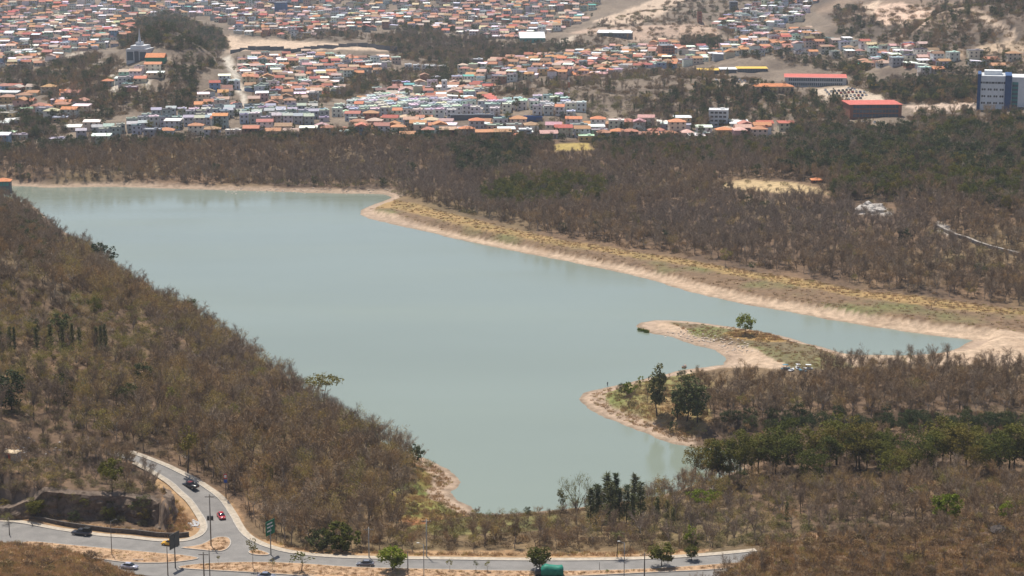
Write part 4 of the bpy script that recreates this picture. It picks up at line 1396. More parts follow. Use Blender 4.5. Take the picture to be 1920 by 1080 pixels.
# ------------------------------------------------------------------ the town
WALLS = {'white': (.74, .72, .68), 'cream': (.66, .58, .45), 'grey': (.40, .41, .41), 'pale grey': (.55, .56, .56), 'brick-red': (.38, .19, .14), 'ochre': (.55, .38, .20), 'pink': (.60, .42, .36), 'green': (.30, .42, .34), 'blue': (.25, .36, .52)}
ROOFS = {'orange': (.52, .25, .135), 'terracotta': (.40, .21, .145), 'red': (.40, .13, .10), 'dusty pink': (.50, .34, .29), 'white': (.76, .76, .75), 'grey': (.42, .43, .43), 'dark grey': (.20, .21, .22), 'teal': (.12, .34, .32), 'brown': (.24, .15, .11), 'buff': (.56, .44, .30)}
MIXED_ROOF = [('orange', 'gable', 8), ('terracotta', 'gable', 13), ('terracotta', 'hip', 8), ('red', 'gable', 7), ('dusty pink', 'gable', 14), ('white', 'shed', 17), ('grey', 'flat', 18), ('white', 'flat', 12), ('dark grey', 'flat', 8), ('brown', 'gable', 8), ('teal', 'shed', 1), ('buff', 'gable', 3)]
ORANGE_ROOF = [('orange', 'gable', 20), ('orange', 'hip', 12), ('terracotta', 'hip', 14), ('terracotta', 'gable', 12), ('red', 'gable', 5), ('white', 'shed', 13), ('buff', 'hip', 6), ('dusty pink', 'gable', 12), ('grey', 'flat', 9), ('white', 'flat', 7)]
WHITE_FLAT = [('white', 'flat', 75), ('grey', 'flat', 18), ('orange', 'gable', 4)]
GREY_FLAT = [('grey', 'flat', 40), ('dark grey', 'flat', 16), ('grey', 'gable', 30), ('white', 'flat', 12)]
WIN_MIX = [('white', 30), ('cream', 22), ('pale grey', 12), ('grey', 9), ('pink', 9), ('ochre', 6), ('brick-red', 6), ('green', 2), ('blue', 2)]
# outline, turn in degrees, lot width, house depth, street gap, keep, roofs, walls, phrase
ZONES = [
    ('front', [(280, 240), (420, 236), (470, 242), (620, 240), (900, 246), (1060, 250), (1200, 248), (1440, 244), (1440, 262), (1060, 268), (900, 264), (620, 257), (470, 258), (280, 258)], 3, 12.5, 10, 9, .85, ORANGE_ROOF, WIN_MIX, 'front row above wood'),
    ('second', [(640, 225), (900, 229), (1060, 232), (1300, 234), (1300, 244), (1060, 250), (900, 246), (640, 240)], -4, 12.5, 10, 10, .8, ORANGE_ROOF, WIN_MIX, 'behind front row'),
    ('grey_terrace', [(130, 262), (250, 236), (300, 218), (400, 211), (600, 205), (620, 226), (540, 240), (420, 233), (300, 240), (240, 260)], 9, 7.6, 9, 8, .93, GREY_FLAT, [('grey', 6), ('pale grey', 4)], 'grey terraces'),
    ('white_terrace', [(618, 220), (640, 204), (720, 186), (800, 196), (900, 204), (1000, 190), (1050, 188), (1118, 214), (1060, 218), (960, 216), (900, 222), (800, 221)], -5, 7.6, 9, 8, .95, WHITE_FLAT, [('white', 9), ('pale grey', 2)], 'white terraces'),
    ('middle', [(690, 184), (740, 165), (800, 150), (900, 152), (930, 166), (890, 192), (860, 198), (760, 190)], 6, 10, 10, 8, .86, MIXED_ROOF, WIN_MIX, 'cluster behind white terraces'),
    ('west_block', [(446, 118), (500, 104), (600, 105), (750, 118), (700, 140), (640, 150), (640, 178), (560, 196), (474, 202), (460, 160)], 8, 10, 10, 7, .90, MIXED_ROOF, WIN_MIX, 'beside wide pale street'),
    ('west_block_two', [(372, 168), (436, 150), (455, 200), (370, 206)], 8, 10, 10, 7, .85, MIXED_ROOF, WIN_MIX, 'across wide pale street'),
    ('orange_block', [(860, 132), (1000, 108), (1110, 96), (1190, 82), (1275, 84), (1275, 130), (1180, 142), (1090, 150), (960, 152), (880, 168)], -10, 9.5, 10, 7, .90, MIXED_ROOF + ORANGE_ROOF, WIN_MIX, 'orange-roofed quarter'),
    ('east', [(1275, 98), (1340, 92), (1420, 70), (1520, 62), (1640, 88), (1730, 92), (1790, 112), (1740, 150), (1700, 164), (1600, 130), (1480, 128), (1275, 132)], 7, 10, 10, 6, .88, MIXED_ROOF, WIN_MIX, 'under the quarried hill'),
    ('upper_east', [(1330, 58), (1370, 30), (1430, 0), (1540, -8), (1500, 40), (1420, 66)], -28, 9, 10, 7, .8, [('white', 'flat', 45), ('grey', 'flat', 20), ('white', 'shed', 15), ('terracotta', 'gable', 15)], WIN_MIX, 'on the pale streets climbing the hill'),
    ('far_west', [(-160, 12), (395, 2), (395, 30), (345, 34), (300, 28), (262, 46), (226, 88), (160, 96), (60, 128), (-160, 140)], 5, 10, 11, 6, .74, MIXED_ROOF, WIN_MIX, 'far beyond the wooded hill'),
    ('far_middle', [(390, -6), (1130, -6), (1105, 36), (1040, 62), (960, 76), (870, 66), (740, 52), (650, 62), (560, 74), (440, 62), (400, 40)], -3, 10, 11, 6, .72, MIXED_ROOF, WIN_MIX, 'far in the valley'),
    ('far_back', [(-160, -24), (1200, -24), (1130, -6), (390, -6), (310, 6), (-160, 12)], 0, 11, 11, 7, .5, MIXED_ROOF, WIN_MIX, 'far in the valley'),
    ('west_edge', [(-160, 168), (60, 160), (150, 175), (175, 205), (110, 228), (-160, 225)], -6, 13, 11, 14, .45, ORANGE_ROOF, WIN_MIX, 'below the wooded rise'),
    ('west_low', [(-160, 232), (130, 228), (260, 240), (200, 272), (-160, 282)], 5, 13, 12, 12, .5, [('white', 'shed', 40), ('grey', 'flat', 25), ('orange', 'gable', 15), ('white', 'flat', 20)], WIN_MIX, 'wooded end of town'),
    ('temple_streets', [(186, 142), (206, 138), (206, 176), (186, 172)], 2, 11, 10, 5, .8, ORANGE_ROOF, WIN_MIX, 'street below spire'),
    ('temple_mid', [(226, 140), (264, 122), (268, 172), (226, 172)], 2, 11, 10, 5, .85, [('white', 'shed', 25), ('orange', 'gable', 25), ('dusty pink', 'gable', 20), ('grey', 'flat', 20)], WIN_MIX, 'between streets below spire'),
    ('temple_east', [(282, 122), (312, 120), (312, 170), (284, 172)], 2, 15, 9, 3, .95, [('grey', 'gable', 30), ('white', 'shed', 25), ('orange', 'gable', 25), ('teal', 'gable', 10)], WIN_MIX, 'below the green hall'),
    ('far_east', [(1795, 108), (1930, 96), (2050, 100), (2050, 136), (1800, 140)], 4, 12, 11, 9, .6, ORANGE_ROOF, WIN_MIX, 'above white tower block'),
    ('east_low', [(1290, 242), (1520, 232), (1760, 214), (1960, 205), (1960, 224), (1760, 232), (1520, 250), (1290, 262)], 0, 13, 10, 18, .33, [('white', 'shed', 45), ('orange', 'gable', 25), ('red', 'shed', 10), ('grey', 'flat', 10)], WIN_MIX, 'below brick building'),
]


def pick(lst):
    t = random.uniform(0, sum(x[-1] for x in lst))
    for x in lst:
        t -= x[-1]
        if t <= 0:
            return x
    return lst[-1]


LANDMARK = [  # centre px, foot py, half width in metres: kept free of ordinary houses
    (257, 116, 42), (295, 118, 22), (1880, 204, 60), (1535, 163, 80), (1640, 220, 68), (1455, 176, 48), (1350, 236, 26), (1388, 238, 26), (1003, 80, 34), (1252, 106, 22), (940, 227, 16), (960, 227, 16), (980, 227, 16), (1000, 227, 16), (1015, 227, 16), (870, 224, 16), (900, 224, 16), (1400, 138, 130), (1150, 66, 60), (1310, 42, 12), (830, 182, 18), (790, 136, 40)]
LSPOT = [(*at(x, y)[:2], r) for x, y, r in LANDMARK]


def spot_free(X, Y):
    return all((X - a) ** 2 + (Y - b_) ** 2 > r * r for a, b_, r in LSPOT)


HOUSES = []
cells = {}


def claim(X, Y, r):
    cx, cy = int(X // 12), int(Y // 12)
    for i in (-1, 0, 1):
        for j in (-1, 0, 1):
            for (a, b_, q) in cells.get((cx + i, cy + j), ()):
                if (a - X) ** 2 + (b_ - Y) ** 2 < (r + q) ** 2 * .7:
                    return False
    cells.setdefault((cx, cy), []).append((X, Y, r))
    return True


for zi, (zn, poly, ang, lot, dep_, street, keep, roofs, walls, phrase) in enumerate(ZONES):
    wp = np.array([at(x, max(y, -20)) for x, y in poly])
    c0 = wp[:, :2].mean(0)
    R_ = max(np.hypot(*(wp[:, :2] - c0).T)) + 30
    ca_, sa_ = math.cos(R(ang)), math.sin(R(ang))
    v = -R_
    row = 0
    cand = []
    while v < R_:
        u = -R_ + random.uniform(0, lot)
        while u < R_:
            cand.append((c0[0] + u * ca_ - v * sa_, c0[1] + u * sa_ + v * ca_, row))
            u += lot * random.uniform(.95, 1.15) + (random.uniform(4, 8) if random.random() < .07 else 0)
        v += dep_ + (1.5 if row % 2 == 0 else street)
        row += 1
    cand = np.array(cand)
    cz = ground(cand[:, 0], cand[:, 1])
    cpx, cpy = proj(cand[:, 0], cand[:, 1], cz)
    ok_ = in_poly(cpx, cpy, poly)
    for poly_s in STREET_CLEAR:
        ok_ &= ~in_poly(cpx, cpy, poly_s)
    for (X, Y, rw), z, g in zip(cand, cz, ok_):
        if not g or random.random() > keep or not spot_free(X, Y):
            continue
        if not claim(X, Y, lot * .42):
            continue
        rname, rtype, _ = pick(roofs)
        wname = pick(walls)[0]
        st = 2 if random.random() < (.9 if 'terrace' in zn else .55) else 1
        if zn in ('front', 'second') and random.random() < .25:
            st = 3 if random.random() < .15 else 2
        w, d = lot * random.uniform(.82, .97), dep_ * random.uniform(.8, 1.0)
        h = st * 2.9 + random.uniform(0, .6)
        HOUSES.append(dict(x=X, y=Y, z=float(z), rot=R(ang) + random.gauss(0, .03) + (math.pi / 2 if (random.random() < .15 and 'terrace' not in zn) else 0), w=w, d=d, h=h, st=st, roof=rname, rtype=rtype, wall=wname, zone=zi))
print('houses', len(HOUSES))


def roof_mesh(kind, w, d, h, ov=.45):
    """roof over a w x d wall box whose top is at h"""
    mb = MB()
    x, y = w / 2 + ov, d / 2 + ov
    if kind == 'gable':
        rz = h + .30 * d * .62
        t = .16
        mb.add([(-x, -y, h - .12), (x, -y, h - .12), (x, 0, rz), (-x, 0, rz), (-x, y, h - .12), (x, y, h - .12), (-x, -y, h - .12 - t), (x, -y, h - .12 - t), (x, y, h - .12 - t), (-x, y, h - .12 - t)],
               [(0, 1, 2, 3), (3, 2, 5, 4), (6, 9, 8, 7), (0, 6, 7, 1), (4, 5, 8, 9), (1, 7, 8, 5, 2), (0, 3, 4, 9, 6)])
    elif kind == 'hip':
        rz = h + .26 * min(w, d) * .7
        k = max(w - d, 0.5) / 2
        mb.add([(-x, -y, h - .1), (x, -y, h - .1), (x, y, h - .1), (-x, y, h - .1), (-k, 0, rz), (k, 0, rz), (-x, -y, h - .26), (x, -y, h - .26), (x, y, h - .26), (-x, y, h - .26)],
               [(0, 1, 5, 4), (1, 2, 5), (2, 3, 4, 5), (3, 0, 4), (6, 9, 8, 7), (0, 6, 7, 1), (1, 7, 8, 2), (2, 8, 9, 3), (3, 9, 6, 0)])
    elif kind == 'shed':
        mb.add([(-x, -y, h - .05), (x, -y, h - .05), (x, y, h + .7), (-x, y, h + .7), (-x, -y, h - .2), (x, -y, h - .2), (x, y, h - .2), (-x, y, h - .2)],
               [(0, 1, 2, 3), (4, 7, 6, 5), (0, 4, 5, 1), (1, 5, 6, 2), (2, 6, 7, 3), (3, 7, 4, 0)])
    else:
        x, y = w / 2 + .08, d / 2 + .08
        mb.box(-x, x, -y, y, h + .003, h + .16)
        for (a, b_, c, e) in ((-x, x, -y, -y + .22), (-x, x, y - .22, y), (-x, -x + .22, -y + .222, y - .222), (x - .22, x, -y + .222, y - .222)):
            mb.box(a, b_, c, e, h + .163, h + .62)
        mb.box(w * .08, w * .3, d * .05, d * .28, h + .163, h + 1.15)      # water tank or stair head
    return mb


def openings(w, d, h, st, rnd):
    """front and side windows: (x, y, z, turn) centres, and the door"""
    out = []
    nf = 2 if w < 9 else 3
    for s in range(st):
        zc = s * 2.9 + 1.75
        for k in range(nf):
            xx = -w / 2 + w * (k + .5) / nf
            if s == 0 and k == nf - 1:
                continue
            out.append((xx, -d / 2, zc, 0))
        for sx in (-1, 1):
            out.append((sx * w / 2, rnd.uniform(-.2, .2) * d, zc, sx))
    door = (-w / 2 + w * (nf - .5) / nf, -d / 2, 0)
    return out, door


M_WALLO = tint_mat('painted_wall', .9, .07, .5, 'object')
M_ROOFO = tint_mat('roof_covering', .85, .14, .8, 'object')
M_PANE = flat_mat('dark_window', (.035, .04, .05), .25, 0, 0, 1, .5)
M_DOOR = flat_mat('brown_door', (.14, .08, .05), .7, 0, .1)
M_FAR = tint_mat('town_surfaces', .88, .09, .5, 'attr')
WIN_F = MB().box(-.62, .62, -.05, .05, -.6, .6).data('window', M_PANE)
WIN_S = MB().box(-.05, .05, -.62, .62, -.6, .6).data('window', M_PANE)
DOOR_ME = MB().box(-.5, .5, -.05, .05, 0, 2.05).data('door', M_DOOR)
wall_cache, roof_cache = {}, {}


def q(v, s):
    return round(v / s) * s


def hview(o):
    px, py = proj(o['x'], o['y'], o['z'] + o['h'] / 2)
    return 0 <= px <= 1920 and 2 <= py <= 1080


order = sorted([o for o in HOUSES if hview(o)], key=lambda o: o['w'] * (o['h'] + 2) / o['y'] ** 2, reverse=True)
single = order[:300]
single_ids = set(map(id, single))
ORD = ['first', 'second', 'third', 'fourth', 'fifth', 'sixth', 'seventh', 'eighth', 'ninth', 'tenth', 'eleventh', 'twelfth', 'thirteenth', 'fourteenth', 'fifteenth', 'sixteenth', 'seventeenth', 'eighteenth', 'nineteenth', 'twentieth']
TENS = {2: 'twenty', 3: 'thirty', 4: 'forty', 5: 'fifty', 6: 'sixty'}


def ordinal(n):
    return ORD[n] if n < 20 else TENS[(n + 1) // 10] + ('-' + ORD[(n + 1) % 10 - 1] if (n + 1) % 10 else 'th').replace('ytht', 'tieth') if (n + 1) % 10 else {29: 'thirtieth', 39: 'fortieth', 49: 'fiftieth', 59: 'sixtieth'}.get(n, 'last')


by_desc = {}
for o in single:
    desc = f"{o['wall']} {'two-storey ' if o['st'] == 2 else 'three-storey ' if o['st'] == 3 else 'low '}house, {o['roof']} {o['rtype'] if o['rtype'] != 'shed' else 'sheet'} roof, {ZONES[o['zone']][9]}"
    by_desc.setdefault(desc, []).append(o)
for desc, os_ in by_desc.items():
    os_.sort(key=lambda o: o['x'] / o['y'])
    for k, o in enumerate(os_):
        o['label'] = desc if len(os_) == 1 else desc + ', ' + ordinal(k) + ' from left'
        o['grp'] = 'houses ' + ZONES[o['zone']][9]

rnd_h = random.Random(5)
for o in single:
    e = empty('house', (o['x'], o['y'], o['z']), o['rot'])
    tag(e, o['label'], 'house', o['grp'])
    w, d, h = q(o['w'], .5), q(o['d'], .5), q(o['h'], .3)
    key = (w, d, h)
    if key not in wall_cache:
        wall_cache[key] = MB().box(-w / 2, w / 2, -d / 2, d / 2, -2.5, h).data('wall', M_WALLO)
    wl_ = obj('wall', wall_cache[key], e)
    wl_.color = (*[c * rnd_h.uniform(.9, 1.08) for c in WALLS[o['wall']]], 1)
    rk = (o['rtype'], w, d, h)
    if rk not in roof_cache:
        roof_cache[rk] = roof_mesh(o['rtype'], w, d, h).data('roof', M_ROOFO)
    rf = obj('roof', roof_cache[rk], e)
    rf.color = (*[c * rnd_h.uniform(.85, 1.15) for c in ROOFS[o['roof']]], 1)
    wins, door = openings(w, d, h, o['st'], rnd_h)
    for (x, y, z, s) in wins:
        obj('window', WIN_F if s == 0 else WIN_S, e, (x, y, z))
    obj('door', DOOR_ME, e, door)

# the rest of the town as one mass
FV, FF, FC = [], [], []


def far_add(mb, X, Y, Z, rot, col):
    c, s = math.cos(rot), math.sin(rot)
    n = sum(len(v) for v in FV)
    V = np.array(mb.v)
    FV.append(np.stack([X + V[:, 0] * c - V[:, 1] * s, Y + V[:, 0] * s + V[:, 1] * c, Z + V[:, 2]], 1))
    FC.append(np.repeat(np.array(col)[None], len(V), 0))
    return mb.f


far_n = 0
for o in HOUSES:
    if id(o) in single_ids:
        continue
    w, d, h = q(o['w'], .5), q(o['d'], .5), q(o['h'], .3)
    wc = [c * rnd_h.uniform(.9, 1.08) for c in WALLS[o['wall']]]
    rc = [c * rnd_h.uniform(.85, 1.15) for c in ROOFS[o['roof']]]
    pieces = [(MB().box(-w / 2, w / 2, -d / 2, d / 2, -4, h), wc), (roof_mesh(o['rtype'], w, d, h), rc)]
    wins, door = openings(w, d, h, o['st'], rnd_h)
    mb = MB()
    for (x, y, z, s) in wins:
        if s == 0:
            mb.box(x - .7, x + .7, y - .05, y + .05, z - .65, z + .65)
    pieces.append((mb, (.05, .055, .065)))
    for mb_, col in pieces:
        c, s = math.cos(o['rot']), math.sin(o['rot'])
        V = np.array(mb_.v)
        FV.append(np.stack([o['x'] + V[:, 0] * c - V[:, 1] * s, o['y'] + V[:, 0] * s + V[:, 1] * c, o['z'] + V[:, 2]], 1))
        FC.append(np.repeat(np.array(col)[None], len(V), 0))
        FF += [tuple(i + far_n for i in f) for f in mb_.f]
        far_n += len(V)
me = mesh_data('far_houses', np.concatenate(FV), FF, M_FAR)
ca_attr = me.color_attributes.new('tint', 'FLOAT_COLOR', 'POINT')
cc = np.ones((far_n, 4), np.float32)
cc[:, :3] = np.concatenate(FC)
ca_attr.data.foreach_set('color', cc.ravel())
tag(obj('far_houses', me), 'the small crowded houses filling the far side of the valley', None, None, 'stuff')

# yard trees between the houses, and clear trees that would stand inside a house
hx = np.array([(o['x'], o['y']) for o in HOUSES] + [(a, b_) for a, b_, _ in LSPOT])


def off_houses(ts, r=6.0):
    P_ = np.array([(t[1], t[2]) for t in ts])
    keep_ = []
    for k in range(0, len(P_), 400):
        dd = ((P_[k:k + 400, None, :] - hx[None]) ** 2).sum(-1).min(1)
        keep_ += list(dd > r * r)
    return [t for t, g in zip(ts, keep_) if g]


n0 = len(CITY_TREES)
for kd in list(rest):
    rest[kd] = [t for t in rest[kd] if t[7] < 100]
CITY_TREES = off_houses(CITY_TREES, 6.5)
yard = []
for o in HOUSES:
    p = .62 if ZONES[o['zone']][0] not in ('grey_terrace', 'white_terrace') else .22
    if random.random() < p:
        a = random.uniform(0, 6.28)
        X, Y = o['x'] + math.cos(a) * 7.2, o['y'] + math.sin(a) * 7.2
        kd = random.choices([D, O, B, G], [.6, .12, .18, .1])[0]
        yard.append((kd, X, Y, float(ground(X, Y)), random.uniform(0, 6.28), random.uniform(.55, 1.05), random.randrange(len(SHAPES[kd])), 200))
for t in CITY_TREES + off_houses(yard, 4.8):
    rest.setdefault(t[0], []).append(t)

# ------------------------------------------------------------------ buildings that stand out
def pane_mat(name, col, rough=.2):
    return flat_mat(name, col, rough, 0, 0, 1, .5)


M_WHITEW = flat_mat('white_render', (.72, .73, .74), .85, 0, .05, .4)
M_NAVY = flat_mat('navy_cladding', (.025, .075, .20), .5, 0, .06, .4)
M_BRICK = flat_mat('red_brick', (.30, .13, .085), .9, 0, .12, .8)
M_REDROOF = flat_mat('red_sheet_roof', (.52, .13, .10), .7, 0, .1, .3)
M_GREYW = flat_mat('grey_stone', (.56, .57, .59), .8, 0, .06, .4)
M_CREAM = flat_mat('cream_render', (.58, .46, .31), .9, 0, .07, .4)
M_BLUEG = pane_mat('bluish_glass', (.07, .11, .15), .15)
M_TEALW = flat_mat('teal_sheet', (.05, .24, .23), .6, 0, .08, .3)
M_WROOF = flat_mat('white_sheet_roof', (.80, .80, .79), .5, 0, .05, .3)
M_BLUEW = flat_mat('blue_wall', (.06, .13, .30), .8, 0, .08, .3)
M_YELLOW = flat_mat('yellow_fascia', (.70, .46, .08), .7, 0, .06, .4)
M_SLATE = flat_mat('dark_slate_wall', (.13, .14, .16), .8, 0, .1, .4)
M_GREENW = flat_mat('green_hall_wall', (.05, .26, .16), .8, 0, .08, .3)
M_PALEGREY = flat_mat('pale_grey_wall', (.50, .52, .54), .85, 0, .06, .4)
M_ORANGEROOF = flat_mat('orange_tile_roof', (.56, .22, .10), .85, 0, .12, .6)


def place(px, py):
    X, Y, Z = at(px, py)
    return X, Y, Z, (Y * CP - (Z - CAM_Z) * SP) / FPX


def window_grid(e, mat, w, y, z0, z1, rows, cols, ww, wh, margin=.06, turn=0, skip=None):
    me = MB().box(-ww / 2, ww / 2, -.06, .06, -wh / 2, wh / 2).data('window', mat)
    for r in range(rows):
        for c in range(cols):
            if skip and skip(r, c):
                continue
            x = -w / 2 + w * margin + w * (1 - 2 * margin) * (c + .5) / cols
            z = z0 + (z1 - z0) * (r + .5) / rows
            obj('window', me, e, (x, y, z))


def block(px, py, wpx, hpx, depth, name, label, wall, roofm, roof='flat', rot=0.0, rows=2, cols=5, fill=(.6, .55), pane=None, cat='building'):
    X, Y, Z, s = place(px, py)
    w, h = wpx * s, hpx * s
    e = empty(name, (X, Y + depth / 2 * math.cos(rot), Z), rot)
    tag(e, label, cat)
    MB().box(-w / 2, w / 2, -depth / 2, depth / 2, -4, h).build('wall', wall, e)
    roof_mesh(roof, w, depth, h, .6).build('roof', roofm, e)
    if rows:
        window_grid(e, pane or M_PANE, w, -depth / 2, 0, h, rows, cols, w / cols * fill[0], h / rows * fill[1])
    return e, w, h, s


# white tower block with navy piers
X, Y, Z, s = place(1880, 206)
e = empty('tower_block', (X + 3.5, Y + 14, Z), R(-14))
tag(e, 'white tower block with navy blue corner piers and rows of small square windows', 'building')
W1, H1 = 44 * s, 62 * s
x0 = -42 * s
MB().box(x0, x0 + W1, -14, 14, -4, H1).build('wall', M_WHITEW, e)
MB().box(x0 - 6 * s, x0 - .02, -14.6, 12, -4, H1 + 1.2).build('corner_pier', M_NAVY, e)
MB().box(x0 + W1 + .02, x0 + W1 + 12 * s, -15, 14, -4, H1 + .6).build('corner_pier', M_NAVY, e)
MB().box(x0 + W1 + 12 * s + .02, x0 + W1 + 44 * s, -13, 14, -4, H1 - .6).build('wing', M_WHITEW, e)
gl = MB().box(x0 + W1 + 13 * s, x0 + W1 + 24 * s, -13.12, -13.005, 1, H1 - 4).build('glass_front', M_TEALW, e)
for k in range(6):
    MB().box(x0 + W1 + 13.2 * s, x0 + W1 + 23.8 * s, -13.2, -13.125, 1.6 + k * (H1 - 6) / 6, 1.6 + (k + .55) * (H1 - 6) / 6).build('window', M_BLUEG, e)
me = MB().box(-.55, .55, -.06, .06, -.65, .65).data('window', M_PANE)
for r in range(4):
    for g in range(4):
        for k in (-.55, .55) if r < 3 else (-1.1, 0, 1.1):
            obj('window', me, e, (x0 + W1 * (g + .5) / 4 + k * 1.35, -14, 4.2 + r * (H1 - 7) / 3.4))
MB().box(x0 + 2, x0 + 14, -6, 4, H1 + .02, H1 + 3).build('roof_house', M_WROOF, e)
MB().box(x0, x0 + W1, -14, 14, H1 + .003, H1 + .02).build('roof', M_PALEGREY, e)

# long red-roofed hall with two glazed storeys
e, w, h, s = block(1533, 163, 114, 17, 26, 'long_hall', 'long building with red sheet roof and two glazed storeys behind the car park', M_PALEGREY, M_REDROOF, 'shed', R(-8), 2, 26, (.72, .62), M_BLUEG)
# brick building with red roof
e, w, h, s = block(1640, 221, 98, 25, 24, 'brick_building', 'brown brick building with red roof and three glazed storeys', M_BRICK, M_REDROOF, 'shed', R(3), 3, 14, (.78, .7), M_BLUEG)
# cream house with arches
e, w, h, s = block(1452, 176, 72, 13, 11, 'arched_building', 'cream building with arched windows and orange roof in front of the car park', M_CREAM, M_ORANGEROOF, 'hip', R(2), 0, 0)
arch = [(-1, 0)] + [(math.cos(a) * 1, 2.6 + math.sin(a) * 1) for a in [math.pi * (1 - k / 8) for k in range(9)]] + [(1, 0)]
am = MB().prism(arch, -.08, .08).data('arch_window', M_PANE)
for k in range(9):
    obj('arch_window', am, e, (-w / 2 + w * (k + .5) / 9, -5.5, .6))
# pale four-storey office
e, w, h, s = block(1349, 238, 36, 30, 14, 'office_building', 'pale grey four-storey office beside a white-roofed warehouse', M_PALEGREY, M_WROOF, 'flat', R(-8), 4, 4, (.62, .45))
e, w, h, s = block(1388, 240, 34, 8, 22, 'warehouse', 'low warehouse with bright white sheet roof', M_PALEGREY, M_WROOF, 'shed', R(-3), 1, 5, (.4, .4))
# yellow-edged shopping rows
for q_, (x, y, wp_, lab) in enumerate(((1332, 140, 44, 'low shop row with yellow fascia and green trees before it'), (1366, 138, 30, 'short shop row with white fascia between two yellow-edged ones'), (1411, 137, 56, 'low shop row with yellow fascia behind the car park'))):
    e, w, h, s = block(x, y, wp_, 8, 14, 'shop_row', lab, M_SLATE, M_YELLOW if q_ != 1 else M_WROOF, 'shed', R(0), 1, 10, (.7, .6), M_BLUEG)
e, w, h, s = block(1690, 164, 110, 3, 3, 'yellow_wall', 'long low wall with yellow top below the crowded houses', M_SLATE, M_YELLOW, 'flat', 0, 0, 0, cat='wall')
# blue wall and teal sheds, fences
e, w, h, s = block(975, 229, 84, 9, 3, 'blue_wall', 'long dark blue wall in front of the white terraces', M_BLUEW, M_BLUEW, 'flat', R(-3), 0, 0, cat='wall')
e, w, h, s = block(885, 224, 80, 8, 3, 'slate_wall', 'long slate grey wall in front of the white terraces', M_SLATE, M_PALEGREY, 'flat', R(2), 0, 0, cat='wall')
e, w, h, s = block(997, 81, 46, 10, 30, 'warehouse', 'teal warehouse with pale roof on the dirt road', M_TEALW, M_WROOF, 'gable', R(4), 1, 6, (.3, .3))
e, w, h, s = block(1155, 70, 64, 8, 40, 'warehouse', 'long grey warehouse with white roof below the earthworks', M_SLATE, M_WROOF, 'shed', R(-6), 1, 8, (.3, .3))
e, w, h, s = block(1250, 108, 26, 22, 14, 'apartment_block', 'brick-red apartment block under construction above the orange roofs', M_BRICK, M_PALEGREY, 'flat', R(10), 4, 4, (.6, .55))
e, w, h, s = block(1312, 44, 8, 20, 8, 'brick_tower', 'lone narrow brick tower on the bare slope', M_BRICK, M_BRICK, 'flat', 0, 4, 1, (.4, .3))
e, w, h, s = block(1376, 20, 14, 16, 12, 'apartment_block', 'dark grey block on the pale hillside street', M_SLATE, M_PALEGREY, 'flat', 0, 3, 3, (.5, .5))
e, w, h, s = block(526, 26, 22, 20, 16, 'apartment_block', 'blue-grey apartment block in the far valley', M_BLUEW, M_PALEGREY, 'flat', 0, 5, 4, (.6, .5), M_BLUEG)
e, w, h, s = block(506, 60, 20, 14, 14, 'apartment_block', 'grey-blue apartment block left of the dirt track', M_SLATE, M_PALEGREY, 'flat', 0, 4, 4, (.6, .5), M_BLUEG)
e, w, h, s = block(467, 64, 16, 14, 12, 'apartment_block', 'blank cream apartment block above the bare earth strip', M_CREAM, M_PALEGREY, 'flat', 0, 2, 2, (.3, .3))
e, w, h, s = block(75, 52, 26, 14, 18, 'apartment_block', 'broad blue-grey block in the far crowded town', M_SLATE, M_PALEGREY, 'flat', 0, 4, 5, (.6, .5), M_BLUEG)
e, w, h, s = block(894, 126, 22, 13, 14, 'glass_building', 'dark glazed building at the edge of the orange roofs', M_SLATE, M_PALEGREY, 'flat', 0, 3, 4, (.8, .7), M_BLUEG)
e, w, h, s = block(833, 182, 10, 30, 8, 'bell_tower', 'white slim tower rising among the red roofs', M_WHITEW, M_WROOF, 'flat', 0, 4, 1, (.35, .4))
e, w, h, s = block(290, 122, 34, 14, 16, 'green_hall', 'green-walled hall with orange roof beside the spired building', M_GREENW, M_ORANGEROOF, 'gable', R(1), 0, 0)
for q_ in range(5):
    e, w, h, s = block(765 + q_ * 16, 131 + q_ * .8, 13, 9, 9, 'white_house', 'white cube house, %s in the row above the dark wall' % ORD[q_], M_WHITEW, M_WROOF, 'flat', R(2), 2, 2, (.4, .4), cat='house')
e, w, h, s = block(985, 262, 24, 18, 9, 'grey_house', 'pale blue-grey three-storey house with wide windows in the front row', M_PALEGREY, M_WROOF, 'flat', 0, 3, 2, (.6, .4), cat='house')
e, w, h, s = block(1436, 256, 16, 16, 8, 'white_gable_wall', 'tall narrow white house end before the scattered roofs', M_WHITEW, M_BRICK, 'flat', R(12), 0, 0, cat='house')
e, w, h, s = block(1532, 344, 18, 6, 6, 'kiosk', 'small hut with orange roof at the edge of the pale clearing', M_BRICK, M_ORANGEROOF, 'hip', 0, 1, 3, (.5, .5), cat='hut')
e, w, h, s = block(130, 186, 44, 7, 22, 'broad_hall', 'broad low hall with salmon pink roof among the trees', M_CREAM, M_ORANGEROOF, 'gable', R(14), 1, 4, (.4, .5))
e, w, h, s = block(4, 362, 26, 22, 9, 'hillside_house', 'dark glazed house with orange roof on the rocky end of the slope', M_SLATE, M_ORANGEROOF, 'hip', R(8), 2, 4, (.7, .6), M_TEALW, cat='house')

